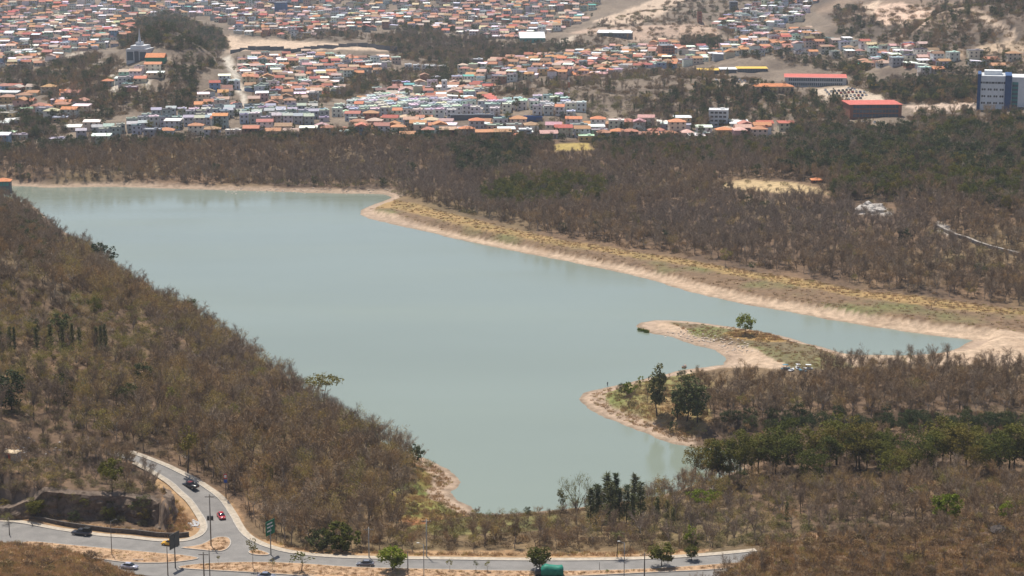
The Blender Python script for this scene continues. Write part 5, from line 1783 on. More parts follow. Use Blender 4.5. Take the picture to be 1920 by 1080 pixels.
# terraces of orange roofs stepping down the slope, each house a thing
for (xa, ya, xb, yb, n, wp_, lab) in ((1008, 118, 1044, 140, 8, 30, 'orange terrace house of the western stepped row'), (1062, 124, 1095, 148, 8, 28, 'orange terrace house of the eastern stepped row')):
    for k in range(n):
        t = k / (n - 1)
        e, w, h, s = block(xa + (xb - xa) * t, ya + (yb - ya) * t, wp_, 3.6, 8, 'terrace_house', f'{lab}, {ORD[k]} from the top', M_CREAM, M_ORANGEROOF, 'gable', R(-4), 1, 3, (.4, .5), cat='house')
        e['group'] = 'stepped orange terraces'
for k in range(7):
    e, w, h, s = block(900 + k * 4.4, 172 + k * 3.4, 16, 3.4, 7, 'terrace_house', f'red roofed terrace house stepping down the slope, {ORD[k]} from the top', M_CREAM, M_REDROOF, 'gable', R(-4), 1, 2, (.4, .5), cat='house')
    e['group'] = 'stepped red terrace'

# grey building with a spire
X, Y, Z, s = place(258, 118)
e = empty('spired_building', (X, Y + 12, Z), R(-6))
tag(e, 'grey stone building with stepped tower and tall thin spire on the hill', 'church')
MB().box(-20 * s, 20 * s, -10, 12, -4, 24 * s).build('wall', M_GREYW, e)
MB().box(-13 * s, 14 * s, -8, 10, 24 * s + .01, 30 * s).build('upper_wall', M_GREYW, e)
tw = MB()
tw.box(-5 * s, 5 * s, -4, 4, 30 * s + .01, 36 * s)
tw.tube((0, 0, 36 * s), (0, 0, 45 * s), 3.6 * s, 2.2 * s, 8)
tw.build('tower', M_GREYW, e)
MB().tube((0, 0, 45 * s), (0, 0, 62 * s), 2.0 * s, .1, 8).build('spire', M_GREYW, e)
MB().box(-4 * s, 4 * s, -10.3, -10.01, 0, 20 * s).build('door', M_SLATE, e)
wm = MB().box(-.7, .7, -.08, .08, -8 * s, 8 * s).data('window', M_BLUEG)
for k in (-17, -14, -11, -8, 8, 11, 14, 17):
    obj('window', wm, e, (k * s, -10, 11 * s))

# dark site fence: panels side by side
fence = empty('site_fence', (0, 0, 0))
tag(fence, 'long dark site fence curving along the bare earth strip', 'fence')
fl = [at(x, y)[:2] for x, y in ((432, 101), (450, 97), (480, 95), (520, 95), (570, 94), (620, 92), (650, 89), (690, 89), (720, 94), (745, 100))]
pts_ = resample(fl, 9.0)
for a, b_ in zip(pts_[:-1], pts_[1:]):
    dv = b_ - a
    L_ = float(np.hypot(*dv))
    o_ = MB().box(0, L_ - .15, -.1, .1, -2, 4.2).build('panel', M_SLATE, fence)
    o_.location = (a[0], a[1], float(ground(a[0], a[1])))
    o_.rotation_euler = (0, 0, math.atan2(dv[1], dv[0]))

# white rock, channel wall, lattice mast
rk_ = MB()
for k in range(26):
    X, Y, Z = at(1632 + random.gauss(0, 16), 394 + random.gauss(0, 3.5))
    r_ = random.uniform(1.2, 3.6)
    rk_.sphere((X, Y, Z + r_ * .1), r_, r_ * .9, r_ * random.uniform(.45, .9), 7, 5)
rk_.v = [(x + .35 * math.sin(y * 2.1 + z * 3), y + .35 * math.sin(x * 2.7), z + .3 * math.sin(x * 1.9 + y * 2.3)) for x, y, z in rk_.v]
rk_.build('white_outcrop', flat_mat('white_rock', (.43, .395, .36), .95, 0, .25, .6))
tag(bpy.data.objects['white_outcrop'], 'white rocky outcrop in the wood beside the clearing', 'rock')
cl = [at(x, y)[:2] for x, y in ((1752, 428), (1790, 445), (1830, 460), (1870, 472), (1930, 488), (1990, 505))]
ribbon('channel_wall', cl, 0, 1.6, 1.6, 4.0, flat_mat('weathered_concrete', (.29, .262, .235), .9, 0, .25, .4), 'pale broken concrete channel wall running through the bare wood', None, ground, 5.0)['category'] = 'wall'
X, Y, Z, s = place(1066, 206)
e = empty('lattice_mast', (X, Y, Z))
tag(e, 'thin red and white lattice mast above the white terraces', 'mast')
M_RW = [flat_mat('mast_red', (.50, .10, .08), .7, 0, 0), flat_mat('mast_white', (.7, .7, .7), .7, 0, 0)]
hm = 62 * s
for k in range(6):
    mb = MB()
    z0_, z1_ = hm * k / 6, hm * (k + 1) / 6
    for a in range(3):
        an, an2 = a * 2.094, (a + 1) * 2.094
        c0_, c1_ = (math.cos(an) * .6, math.sin(an) * .6), (math.cos(an2) * .6, math.sin(an2) * .6)
        mb.tube((*c0_, z0_ - (2 if k == 0 else 0)), (*c0_, z1_), .06, .06, 4)
        for j in range(4):
            za, zb = z0_ + (z1_ - z0_) * j / 4, z0_ + (z1_ - z0_) * (j + 1) / 4
            mb.tube((*c0_, za), (*c1_, zb), .035, .035, 3)
    mb.build('mast_section', M_RW[k % 2], e)

# parked cars in the car parks
M_CARS = [flat_mat('car_' + n_, c_, .3, 0, 0, 1, .5) for n_, c_ in (('white', (.7, .7, .7)), ('silver', (.42, .43, .45)), ('black', (.02, .02, .025)), ('grey', (.12, .13, .14)), ('red', (.35, .03, .03)), ('blue', (.05, .08, .22)))]
CARN = ['white', 'silver', 'black', 'dark grey', 'red', 'blue']
lot_body = MB().prism([(-2.1, .25), (2.1, .25), (2.15, .8), (1.2, .9), (-1.9, .92), (-2.15, .7)], -.85, .85)
lot_cab = MB().prism([(-1.7, .9), (1.0, .88), (.4, 1.42), (-1.2, 1.45)], -.72, .72)
lb = {}
seen_n = {}
for (poly, n, phrase) in (([(1545, 172), (1600, 166), (1632, 178), (1610, 186), (1560, 182)], 34, 'in the car park before the long red-roofed hall'), ([(1345, 152), (1425, 150), (1425, 160), (1350, 160)], 26, 'in the car park before the yellow shop rows'), ([(1590, 228), (1640, 230), (1640, 236), (1590, 236)], 8, 'under the brick building')):
    k = 0
    tries = 0
    spots = []
    while k < n and tries < 4000:
        tries += 1
        px, py = random.uniform(min(p[0] for p in poly), max(p[0] for p in poly)), random.uniform(min(p[1] for p in poly), max(p[1] for p in poly))
        if not in_poly(np.array([px]), np.array([py]), poly)[0]:
            continue
        X, Y, Z = at(px, py)
        X, Y = round(X / 3.0) * 3.0, round(Y / 9.0) * 9.0
        if any(abs(a - X) < 2.6 and abs(b_ - Y) < 6 for a, b_ in spots) or not all((X - a) ** 2 + (Y - b_) ** 2 > 14 ** 2 for a, b_, r in LSPOT):
            continue
        spots.append((X, Y))
        ci = random.choices(range(6), [5, 4, 3, 3, 2, 2])[0]
        e = empty('parked_car', (X, Y, float(ground(X, Y)) + .02), R(90) + random.gauss(0, .06))
        if ci not in lb:
            lb[ci] = lot_body.data('body', M_CARS[ci])
        obj('body', lb[ci], e)
        if 'cab' not in lb:
            lb['cab'] = lot_cab.data('cabin', M_PANE)
        obj('cabin', lb['cab'], e)
        tag(e, f'{CARN[ci]} car parked {phrase}', 'car', 'cars parked ' + phrase)
        k += 1
# ------------------------------------------------------------------ road vehicles
M_TYRE = flat_mat('tyre_rubber', (.02, .02, .02), .9, 0, 0)
M_RIM = flat_mat('wheel_rim', (.40, .40, .42), .35, .8, 0)
M_LAMPW = flat_mat('headlight_glass', (.75, .75, .72), .15, 0, 0, 1, .5)
M_LAMPR = flat_mat('taillight_red', (.35, .02, .02), .2, 0, 0, 1, .5)
M_GLASS = flat_mat('car_glass', (.02, .025, .03), .08, 0, 0, 1, .6)


def paint(name, c):
    m, nt, b = new_mat(name)
    b.inputs['Base Color'].default_value = (*c, 1)
    b.inputs['Roughness'].default_value = .28
    b.inputs['Specular IOR Level'].default_value = .5
    b.inputs['Coat Weight'].default_value = .6
    return m


def loft(sections):
    """closed body from cross sections along x: (x, half width bottom, half width top, z bottom, z top)"""
    mb = MB()
    vs, fs = [], []
    for (x, wb, wt, zb, zt) in sections:
        zm = zb + (zt - zb) * .55
        wm = max(wb, wt) * 1.02
        vs += [(x, -wb, zb), (x, -wm, zm), (x, -wt, zt), (x, wt, zt), (x, wm, zm), (x, wb, zb)]
    n = len(sections)
    for k in range(n - 1):
        for j in range(6):
            a, b_ = k * 6 + j, k * 6 + (j + 1) % 6
            fs.append((a, b_, b_ + 6, a + 6))
    fs += [(5, 4, 3, 2, 1, 0), tuple((n - 1) * 6 + i for i in range(6))]
    return mb.add(vs, fs)


BODY = {'sedan': [(-2.2, .72, .66, .42, .78), (-2.05, .82, .76, .26, .92), (-1.3, .88, .80, .22, .98), (0, .88, .82, .22, .96), (.9, .88, .80, .22, .93), (1.7, .86, .74, .24, .84), (2.1, .78, .66, .30, .72), (2.2, .66, .58, .40, .62)],
        'pickup': [(-2.6, .86, .86, .5, 1.05), (-2.5, .9, .88, .4, 1.1), (-.7, .92, .9, .36, 1.1), (.6, .92, .88, .36, 1.1), (1.2, .92, .86, .36, 1.08), (2.3, .9, .8, .38, 1.02), (2.55, .82, .74, .45, .9)],
        'suv': [(-2.2, .80, .78, .45, 1.05), (-2.1, .88, .84, .34, 1.12), (0, .92, .88, .32, 1.10), (1.1, .92, .86, .32, 1.08), (2.0, .88, .78, .34, 1.0), (2.2, .78, .7, .42, .85)]}
CAB = {'sedan': [(-1.75, .72, .68, .9, .96), (-1.1, .74, .58, .9, 1.38), (-.2, .76, .60, .9, 1.46), (.4, .76, .58, .9, 1.40), (1.15, .72, .66, .86, .93)],
       'pickup': [(-.75, .80, .72, 1.05, 1.12), (-.65, .80, .66, 1.05, 1.68), (.3, .82, .68, 1.05, 1.72), (.7, .82, .68, 1.05, 1.62), (1.25, .80, .74, 1.02, 1.1)],
       'suv': [(-2.1, .80, .76, 1.05, 1.15), (-1.9, .80, .68, 1.05, 1.68), (.2, .82, .70, 1.05, 1.72), (.6, .82, .68, 1.05, 1.64), (1.2, .78, .72, 1.04, 1.1)]}
WHEELX = {'sedan': (-1.35, 1.38), 'pickup': (-1.6, 1.65), 'suv': (-1.35, 1.4)}


def vehicle(px, py, kind, colour, label, toward, roofc=None, cat='car', name='car'):
    """standing at (px, py), its nose turned towards image point toward"""
    X, Y, Z = at_road(px, py)
    tx, ty, _ = at_road(*toward)
    ang = math.atan2(ty - Y, tx - X)
    e = empty(name, (X, Y, Z + .01), ang)
    tag(e, label, cat)
    pm = paint(label.split(' ')[0] + '_paint', colour)
    loft(BODY[kind]).build('body', pm, e, True)
    loft(CAB[kind]).build('window', M_GLASS, e, True)
    c = CAB[kind]
    rx0, rx1 = c[1][0] + .1, c[3][0] - .05
    wr = c[2][2] * .98
    zr = max(s[4] for s in c)
    MB().box(rx0, rx1, -wr, wr, zr - .05, zr + .035).build('roof', paint('roof_paint', roofc) if roofc else pm, e)
    r = .33 if kind == 'sedan' else .38
    for wx in WHEELX[kind]:
        for sy in (-1, 1):
            w_ = MB().tube((wx, sy * .70, r), (wx, sy * .90, r), r, r, 14).build('wheel', M_TYRE, e, False)
            MB().tube((wx, sy * .885, r), (wx, sy * .915, r), r * .6, r * .6, 10).build('rim', M_RIM, w_)
    xf, xb = BODY[kind][-1][0], BODY[kind][0][0]
    for sy in (-1, 1):
        MB().box(xf - .12, xf + .02, sy * .5 - .14, sy * .5 + .14, .58, .72).build('headlight', M_LAMPW, e)
        MB().box(xb - .02, xb + .1, sy * .52 - .13, sy * .52 + .13, .62, .80).build('taillight', M_LAMPR, e)
    return e


vehicle(357, 914, 'pickup', (.012, .012, .014), 'black pickup truck with dark red roof climbing the side road', (335, 900), (.16, .02, .02), 'pickup truck', 'pickup_truck')
vehicle(415, 971, 'sedan', (.42, .018, .03), 'bright red car coming down the side road to the junction', (425, 985))
e = vehicle(153, 1003, 'pickup', (.05, .055, .07), 'dark grey pickup truck carrying a boxed load below the cliff', (120, 999), None, 'pickup truck', 'pickup_truck')
MB().box(-2.5, -.8, -.82, .82, 1.1, 2.15).build('cargo_box', flat_mat('black_tarpaulin', (.012, .012, .014), .7, 0, .1), e)
vehicle(319, 1022, 'sedan', (.72, .40, .03), 'yellow taxi-like car half hidden behind the big road sign', (280, 1018))
vehicle(243, 1066, 'sedan', (.36, .37, .45), 'silver blue car behind the dry grass slope', (290, 1071))
vehicle(685, 1061, 'sedan', (.16, .17, .20), 'grey saloon car driving past the bright round tree', (640, 1060))
vehicle(500, 1084, 'sedan', (.20, .22, .28), 'dark blue grey car at the lower edge on the near carriageway', (540, 1086))

# truck under a green tarpaulin
X, Y, Z = at_road(1031, 1081)
e = empty('covered_truck', (X, Y, Z), math.pi)
tag(e, 'parked truck covered with a green tarpaulin beside the deep green tree', 'truck')
M_TARP = flat_mat('green_tarpaulin', (.02, .20, .14), .55, 0, .15, 1.2)
loft([(2.1, 1.0, .92, .6, 2.0), (2.4, 1.05, .95, .55, 2.35), (3.3, 1.05, .9, .55, 2.3), (3.75, 1.0, .85, .6, 1.5)]).build('cab', paint('black_truck_paint', (.02, .02, .022)), e, True)
tarp = [(-3.3, 1.15, .7, .75, 2.2), (-3.0, 1.2, .95, .7, 2.75), (-2.0, 1.18, .9, .72, 2.62), (-1.0, 1.2, .92, .68, 2.72), (.2, 1.18, .85, .7, 2.85), (1.0, 1.2, .8, .66, 3.1), (1.8, 1.18, .75, .7, 2.7), (2.2, 1.1, .7, .75, 2.1)]
loft(tarp).build('tarpaulin', M_TARP, e, True)
MB().box(-3.2, 3.4, -.9, .9, .45, .64).build('chassis', M_TYRE, e)
for wx in (-2.2, 2.9):
    for sy in (-1, 1):
        MB().tube((wx, sy * .85, .45), (wx, sy * 1.1, .45), .45, .45, 14).build('wheel', M_TYRE, e)

# ------------------------------------------------------------------ poles, lamps, signs
M_POLE = flat_mat('weathered_pole', (.13, .115, .10), .85, 0, .1, 2)
M_CPOLE = flat_mat('concrete_pole', (.34, .33, .31), .85, 0, .1, 2)
M_STEEL = flat_mat('galvanised_steel', (.28, .29, .30), .5, .4, .05, 2)
M_DARKST = flat_mat('dark_steel', (.06, .06, .062), .6, .2, .05, 2)
M_LAMPHEAD = flat_mat('pale_lamp_head', (.75, .75, .73), .4, 0, 0)
M_SIGNG = flat_mat('green_sign_face', (.015, .15, .085), .45, 0, .05, 1)
M_SIGNB = flat_mat('grey_sign_back', (.075, .085, .09), .5, .3, .08, 1)
M_SIGNW = flat_mat('white_sign_face', (.7, .7, .7), .5, 0, 0)
M_SIGNR = flat_mat('red_sign_face', (.5, .06, .05), .5, 0, 0)
M_SIGNBL = flat_mat('blue_sign_face', (.05, .10, .35), .5, 0, 0)
POLETOP = {}


def pole_at(px, py, hpx, name, label, cat='pole', r=.14, mat=None):
    X, Y, Z = at(px, py)
    s = (Y * CP - (Z - CAM_Z) * SP) / FPX
    h = hpx * s / .94
    e = empty(name, (X, Y, Z))
    tag(e, label, cat)
    MB().tube((0, 0, -.4), (0, 0, h), r, r * .7, 8).build('post', mat or M_POLE, e, True)
    POLETOP[(px, py)] = (X, Y, Z + h)
    return e, h, s


def utility(px, py, hpx, label, transformer=False, mat=None):
    e, h, s = pole_at(px, py, hpx, 'utility_pole', label, 'utility pole', .17, mat)
    MB().box(-1.2, 1.2, -.07, .07, h - .75, h - .6).build('crossarm', M_POLE, e)
    for k in (-1.05, -.4, .4, 1.05):
        MB().tube((k, 0, h - .6), (k, 0, h - .38), .06, .04, 6).build('insulator', M_LAMPHEAD, e)
    if transformer:
        for sx in (-.5, .5):
            MB().tube((sx, -.1, h * .52), (sx, -.1, h * .52 + 1.1), .32, .32, 10).build('transformer', M_DARKST, e, True)
        MB().box(-1.0, 1.0, -.06, .06, h * .52 - .14, h * .52 - .01).build('bracket', M_STEEL, e)
    return e


def street_lamp(px, py, hpx, label, side=-1, mat=None, headmat=None):
    e, h, s = pole_at(px, py, hpx, 'street_lamp', label, 'street lamp', .11, mat or M_STEEL)
    MB().tube((0, 0, h - .2), (side * 1.0, 0, h + .35), .05, .04, 6).build('arm', M_STEEL, e)
    mb = MB().sphere((side * 1.35, 0, h + .38), .42, .17, .11, 8, 6)
    mb.build('lamp_head', headmat or M_LAMPHEAD, e, True)
    return e


utility(396, 1028, 98, 'tall utility pole with transformers on the triangular island', True)
utility(800, 1047, 72, 'grey concrete utility pole behind the pavement near the pair of lamp posts', False, M_CPOLE)
utility(692, 1048, 58, 'thin utility pole behind the grey saloon car', False, M_CPOLE)
utility(383, 1090, 54, 'utility pole at the lower edge beside the junction')
utility(1208, 1090, 52, 'thin pole at the lower edge past the street lamp')
pole_at(394, 1092, 62, 'slim_pole', 'slim dark pole at the lower edge in line with the tall utility pole')
pole_at(18, 1005, 32, 'slim_pole', 'short dark pole on the road edge at the frame side')
pole_at(765, 1082, 46, 'slim_pole', 'thin dark pole next to the bright round tree')
pole_at(1124, 1073, 17, 'slim_pole', 'short post on the median by the small palm', 'post', .07)
e, h, s = pole_at(63, 990, 12, 'leaning_post', 'broken post leaning over the pavement below the cliff', 'post', .12)
e.rotation_euler = (0, R(-24), 0)
street_lamp(210, 1044, 66, 'dark street lamp on the median at the bend', 1, M_POLE, M_DARKST)
street_lamp(795, 1090, 68, 'street lamp with bright white head near the bright round tree')
street_lamp(1170, 1090, 70, 'street lamp with white head beside the palm', -1)

# road signs
e, h, s = pole_at(508, 1042, 60, 'road_sign', 'large green direction sign on a tall post at the junction', 'road sign', .16, M_STEEL)
pn = MB().box(-1.9, 1.9, -.05, .05, h - 3.0, h + .7).build('panel', M_SIGNG, e)
pn.rotation_euler = (0, 0, R(62))
for k, (za, zb, xa, xb) in enumerate(((h - .2, h + .15, -1.4, .9), (h - 1.1, h - .75, -1.4, 1.2), (h - 2.1, h - 1.75, -1.4, .4))):
    MB().box(xa, xb, -.062, -.052, za, zb).build('lettering', M_SIGNW, pn)
e, h, s = pole_at(329, 1068, 62, 'road_sign', 'large road sign seen from its dark back near the yellow car', 'road sign', .16, M_DARKST)
pn = MB().box(-2.1, 2.1, -.05, .05, h - 3.2, h + .6).build('panel', M_SIGNB, e)
pn.rotation_euler = (0, 0, R(66))
for z_ in (h - 2.6, h - 1.2, h + .1):
    MB().box(-2.0, 2.0, .052, .12, z_, z_ + .1).build('rail', M_DARKST, pn)
pole_at(315, 1082, 56, 'slim_pole', 'thin dark pole beside the dark-backed road sign')
e, h, s = pole_at(424, 936, 46, 'sign_post', 'tall post with red and blue plates beside the side road', 'sign post', .13)
MB().box(-.45, .45, -.18, -.15, h - 1.5, h - .1).build('red_plate', M_SIGNR, e)
MB().box(-.3, .3, -.2, -.182, h - 1.2, h - .4).build('white_plate', M_SIGNW, e)
MB().box(-.45, .45, -.18, -.15, h - 2.6, h - 1.7).build('blue_plate', M_SIGNBL, e)
# small white barrier on the median
X, Y, Z = at(259, 1054)
e = empty('road_barrier', (X, Y, Z))
tag(e, 'low white railing on the edge of the median', 'barrier')
for k in (-1.2, 1.2):
    MB().box(k - .05, k + .05, -.05, .05, -.1, .9).build('post', M_SIGNW, e)
MB().box(-1.145, 1.145, -.03, .03, .62, .74).build('rail', M_SIGNW, e)

# overhead wires
M_WIRE = flat_mat('wire', (.05, .05, .05), .6, 0, 0)
chain = [(396, 1028), (692, 1048), (800, 1047)]
for (a, b_), lab in zip(zip(chain[:-1], chain[1:]), ('overhead wires from the transformer pole to the thin utility pole', 'overhead wires between the two poles behind the pavement')):
    e = empty('overhead_wires', POLETOP[a])
    tag(e, lab, 'wires')
    A_, B_ = Vector(POLETOP[a]), Vector(POLETOP[b_])
    for off in (-1.0, 0, 1.0):
        mb = MB()
        prev = None
        for k in range(13):
            t = k / 12
            p = (B_ - A_) * t + Vector((0, off * .6, -.45 - 3.2 * t * (1 - t)))
            if prev is not None:
                mb.tube(prev, p, .018, .018, 3, False)
            prev = p
        mb.build('wire', M_WIRE, e)

# wooden post fence behind the side road
fe = empty('post_fence', (0, 0, 0))
tag(fe, 'rough wooden post and wire fence along the side road', 'fence')
M_WOOD = flat_mat('grey_wood', (.17, .135, .105), .9, 0, .15, 3)
fpost = MB().tube((0, 0, -.4), (0, 0, 1.6), .09, .07, 5).data('post', M_WOOD)
fl = []
er = resample(smooth_line(ASPHALT[27:40], False, 1), 2.6)
for k in range(len(er)):
    a, b_ = er[max(k - 1, 0)], er[min(k + 1, len(er) - 1)]
    t = (b_ - a) / (np.linalg.norm(b_ - a) + 1e-9)
    p = er[k] + np.array((-t[1], t[0])) * (5.2 + .4 * math.sin(k))
    fl.append((p[0], p[1], float(ground(p[0], p[1]))))
for p in fl:
    o_ = obj('post', fpost, fe, p)
    o_.rotation_euler = (random.gauss(0, .06), random.gauss(0, .06), 0)
    o_.scale = (1, 1, random.uniform(.8, 1.2))
for hgt in (.6, 1.3):
    mb = MB()
    for a, b_ in zip(fl[:-1], fl[1:]):
        mb.tube((a[0], a[1], a[2] + hgt), (b_[0], b_[1], b_[2] + hgt), .02, .02, 3, False)
    mb.build('wire', M_WIRE, fe)

# ------------------------------------------------------------------ hut, boulders, boats, person, stones
X, Y, Z, s = place(21, 868)
e = empty('roadside_hut', (X, Y + 1.5, Z + .2), R(-18))
tag(e, 'small red and white hut with pale roof on the ledge above the road', 'hut')
MB().box(-1.9, .3, -1.3, 1.3, -.6, 2.3).build('red_wall', M_SIGNR, e)
MB().box(.302, 1.9, -1.3, 1.3, -.6, 2.3).build('white_wall', M_PALEGREY, e)
MB().box(-2.2, 2.2, -1.6, 1.6, 2.302, 2.45).build('roof', M_CREAM, e)
MB().box(-1.4, -.5, -1.34, -1.302, -.3, 1.7).build('door', M_SLATE, e)

M_ROCK = flat_mat('dark_boulder', (.075, .06, .052), .95, 0, .2, .8)


def boulder(px, py, wpx, label, seed, mat=None, flat=.65):
    X, Y, Z, s = place(px, py)
    r_ = wpx * s / 2
    rnd = random.Random(seed)
    bm = bmesh.new()
    bmesh.ops.create_icosphere(bm, subdivisions=3, radius=r_)
    ph = [rnd.uniform(0, 6) for _ in range(6)]
    for v in bm.verts:
        n = v.co.normalized()
        k = 1 + .14 * math.sin(n.x * 3 + ph[0]) * math.sin(n.y * 3 + ph[1]) + .10 * math.sin(n.z * 5 + ph[2] + n.x * 4) + .05 * math.sin(n.y * 9 + ph[3] + n.x * 7)
        v.co *= k
        v.co.z *= flat
    me = bpy.data.meshes.new('boulder')
    bm.to_mesh(me)
    bm.free()
    me.materials.append(mat or M_ROCK)
    o_ = obj('boulder', me, None, (X, Y, Z + r_ * flat * .45), rnd.uniform(0, 6))
    tag(o_, label, 'boulder')


boulder(1873, 1000, 30, 'big smooth dark boulder on the brushy hillside', 1)
boulder(1860, 990, 16, 'smaller boulder leaning against the big smooth one', 2)
boulder(1805, 1016, 9, 'small boulder lower down the brushy hillside', 3)

stones = MB()


def stone(px, py, r_):
    X, Y, Z = at(px, py)
    X, Y = X + random.uniform(-1.2, 1.2), Y + random.uniform(-2.2, 2.2)
    Z = max(float(ground(X, Y)), -.1)
    stones.sphere((X, Y, Z + r_ * .25), r_ * random.uniform(.8, 1.4), r_ * random.uniform(.7, 1.1), r_ * random.uniform(.25, .5), 6, 4)


for _ in range(150):
    t = random.random()
    stone(1262 + t * 140 + random.gauss(0, 10), 624 + t * 34 + random.gauss(0, 5), random.uniform(.2, .6))
for _ in range(90):
    stone(random.uniform(420, 735), 358 + random.gauss(1, 2.5), random.uniform(.25, .7))
stones.build('stones', flat_mat('pale_stone', (.50, .42, .35), .9, 0, .2, 1.0))
tag(bpy.data.objects['stones'], 'pale stones strewn over the exposed lake shore', None, None, 'stuff')
heap = MB()
for _ in range(40):
    X, Y, Z = at(366 + random.gauss(0, 6), 984 + random.gauss(0, 3))
    r_ = random.uniform(.12, .4)
    heap.sphere((X, Y, Z + r_ * .3), r_ * 1.3, r_, r_ * .6, 6, 4)
heap.build('rubble', flat_mat('white_rubble', (.62, .62, .62), .8, 0, .1, 2))
tag(bpy.data.objects['rubble'], 'white rubble dumped inside the bend of the side road', None, None, 'stuff')
lit = MB()
for _ in range(60):
    X, Y, Z = at(60 + random.gauss(0, 26), 850 + random.gauss(0, 13))
    r_ = random.uniform(.1, .32)
    lit.sphere((X, Y, Z + r_ * .4), r_ * 1.4, r_, r_ * .5, 5, 3)
lit.build('litter', flat_mat('white_litter', (.65, .65, .66), .7, 0, 0))
tag(bpy.data.objects['litter'], 'white litter scattered around the roadside hut', None, None, 'stuff')

M_HULLW = flat_mat('white_hull', (.72, .73, .74), .35, 0, 0, 1, .5)
M_HULLB = flat_mat('blue_hull', (.05, .22, .32), .35, 0, 0, 1, .5)
M_HULLT = flat_mat('wooden_hull', (.30, .20, .13), .6, 0, .1, 3)


def boat(px, py, mat, label, ang, L=3.2, canopy=False, name='pedal_boat'):
    X, Y, Z = at(px, py)
    e = empty(name, (X, Y, max(Z, 0) + .02), ang)
    tag(e, label, 'boat')
    loft([(-L * .5, .45, .62, .12, .55), (-L * .3, .55, .75, .05, .55), (L * .15, .55, .75, .05, .58), (L * .4, .32, .5, .1, .68), (L * .52, .06, .12, .35, .8)]).build('hull', mat, e, True)
    MB().box(-L * .25, L * .1, -.5, .5, .561, .8).build('seat', M_SLATE, e)
    if canopy:
        for sx in (-.8, .6):
            for sy in (-.5, .5):
                MB().tube((sx, sy, .55), (sx, sy, 1.8), .03, .03, 5).build('post', M_STEEL, e)
        MB().box(-1.1, .9, -.7, .7, 1.802, 1.88).build('canopy', mat, e)
    return e


for k, (x, y, mt, cn, lab) in enumerate(((1473, 693, M_HULLB, True, 'teal pedal boat with canopy at the end of the boat row'), (1484, 696, M_HULLW, False, 'white open boat lying next to the teal pedal boat'), (1496, 692, M_HULLW, True, 'white pedal boat with canopy in the middle of the boat row'),
                                         (1505, 697, M_HULLB, False, 'blue open boat between two white ones'), (1515, 693, M_HULLW, True, 'white pedal boat with canopy nearest the bare wood'))):
    boat(x, y, mt, lab, .3 + k * .7, 3.4, cn)
boat(1283, 690, M_HULLT, 'small wooden rowing boat pulled up on the narrow beach', 1.2, 3.0, False, 'rowing_boat')

# the fisher on the point: one continuous figure
X, Y, Z = at(1139, 725)
sk = {'pelvis': (0, 0, .95), 'chest': (0, 0, 1.32), 'neck': (0, 0, 1.5), 'head': (0, -.03, 1.6), 'crown': (0, -.02, 1.74), 'kl': (-.1, -.04, .5), 'fl': (-.11, 0, .08), 'tl': (-.12, -.16, .03), 'kr': (.12, -.02, .5), 'fr': (.13, .04, .08), 'tr': (.15, -.12, .03),
      'sl': (-.19, 0, 1.42), 'el': (-.26, -.06, 1.16), 'hl': (-.18, -.30, 1.08), 'sr': (.19, 0, 1.42), 'er': (.27, -.08, 1.16), 'hr': (.16, -.32, 1.12)}
rad = {'pelvis': .15, 'chest': .16, 'neck': .06, 'head': .10, 'crown': .07, 'kl': .075, 'fl': .05, 'tl': .04, 'kr': .075, 'fr': .05, 'tr': .04, 'sl': .07, 'el': .05, 'hl': .04, 'sr': .07, 'er': .05, 'hr': .04}
keys = list(sk)
ed = [('pelvis', 'chest'), ('chest', 'neck'), ('neck', 'head'), ('head', 'crown'), ('pelvis', 'kl'), ('kl', 'fl'), ('fl', 'tl'), ('pelvis', 'kr'), ('kr', 'fr'), ('fr', 'tr'), ('chest', 'sl'), ('sl', 'el'), ('el', 'hl'), ('chest', 'sr'), ('sr', 'er'), ('er', 'hr')]
me = bpy.data.meshes.new('person')
me.from_pydata([sk[k] for k in keys], [(keys.index(a), keys.index(b_)) for a, b_ in ed], [])
me.materials.append(flat_mat('dark_clothes', (.035, .04, .06), .9, 0, 0))
pe = obj('person', me, None, (X, Y, max(Z, 0)))
pe.modifiers.new('skin', 'SKIN')
for k, sv in zip(keys, me.skin_vertices[0].data):
    sv.radius = (rad[k], rad[k])
me.skin_vertices[0].data[0].use_root = True
sb = pe.modifiers.new('sub', 'SUBSURF')
sb.levels = sb.render_levels = 1
tag(pe, 'person in dark clothes standing at the water on the point, arms forward', 'person')

# green reeds at the tip of the peninsula
rd = MB()
rr = random.Random(3)
for _ in range(700):
    t = rr.random()
    X, Y, Z = at(1196 + t * 20 + rr.gauss(0, 1), 620 + t * 4.5 + rr.gauss(0, .8))
    sliver(rd, (X, Y, 0), (rr.gauss(0, .2), rr.gauss(0, .2), 1), rr.uniform(.5, 1.3), .16, rr)
rd.build('reeds', M_BRIGHT)
tag(bpy.data.objects['reeds'], 'patch of green reeds in the water at the peninsula tip', None, None, 'stuff')

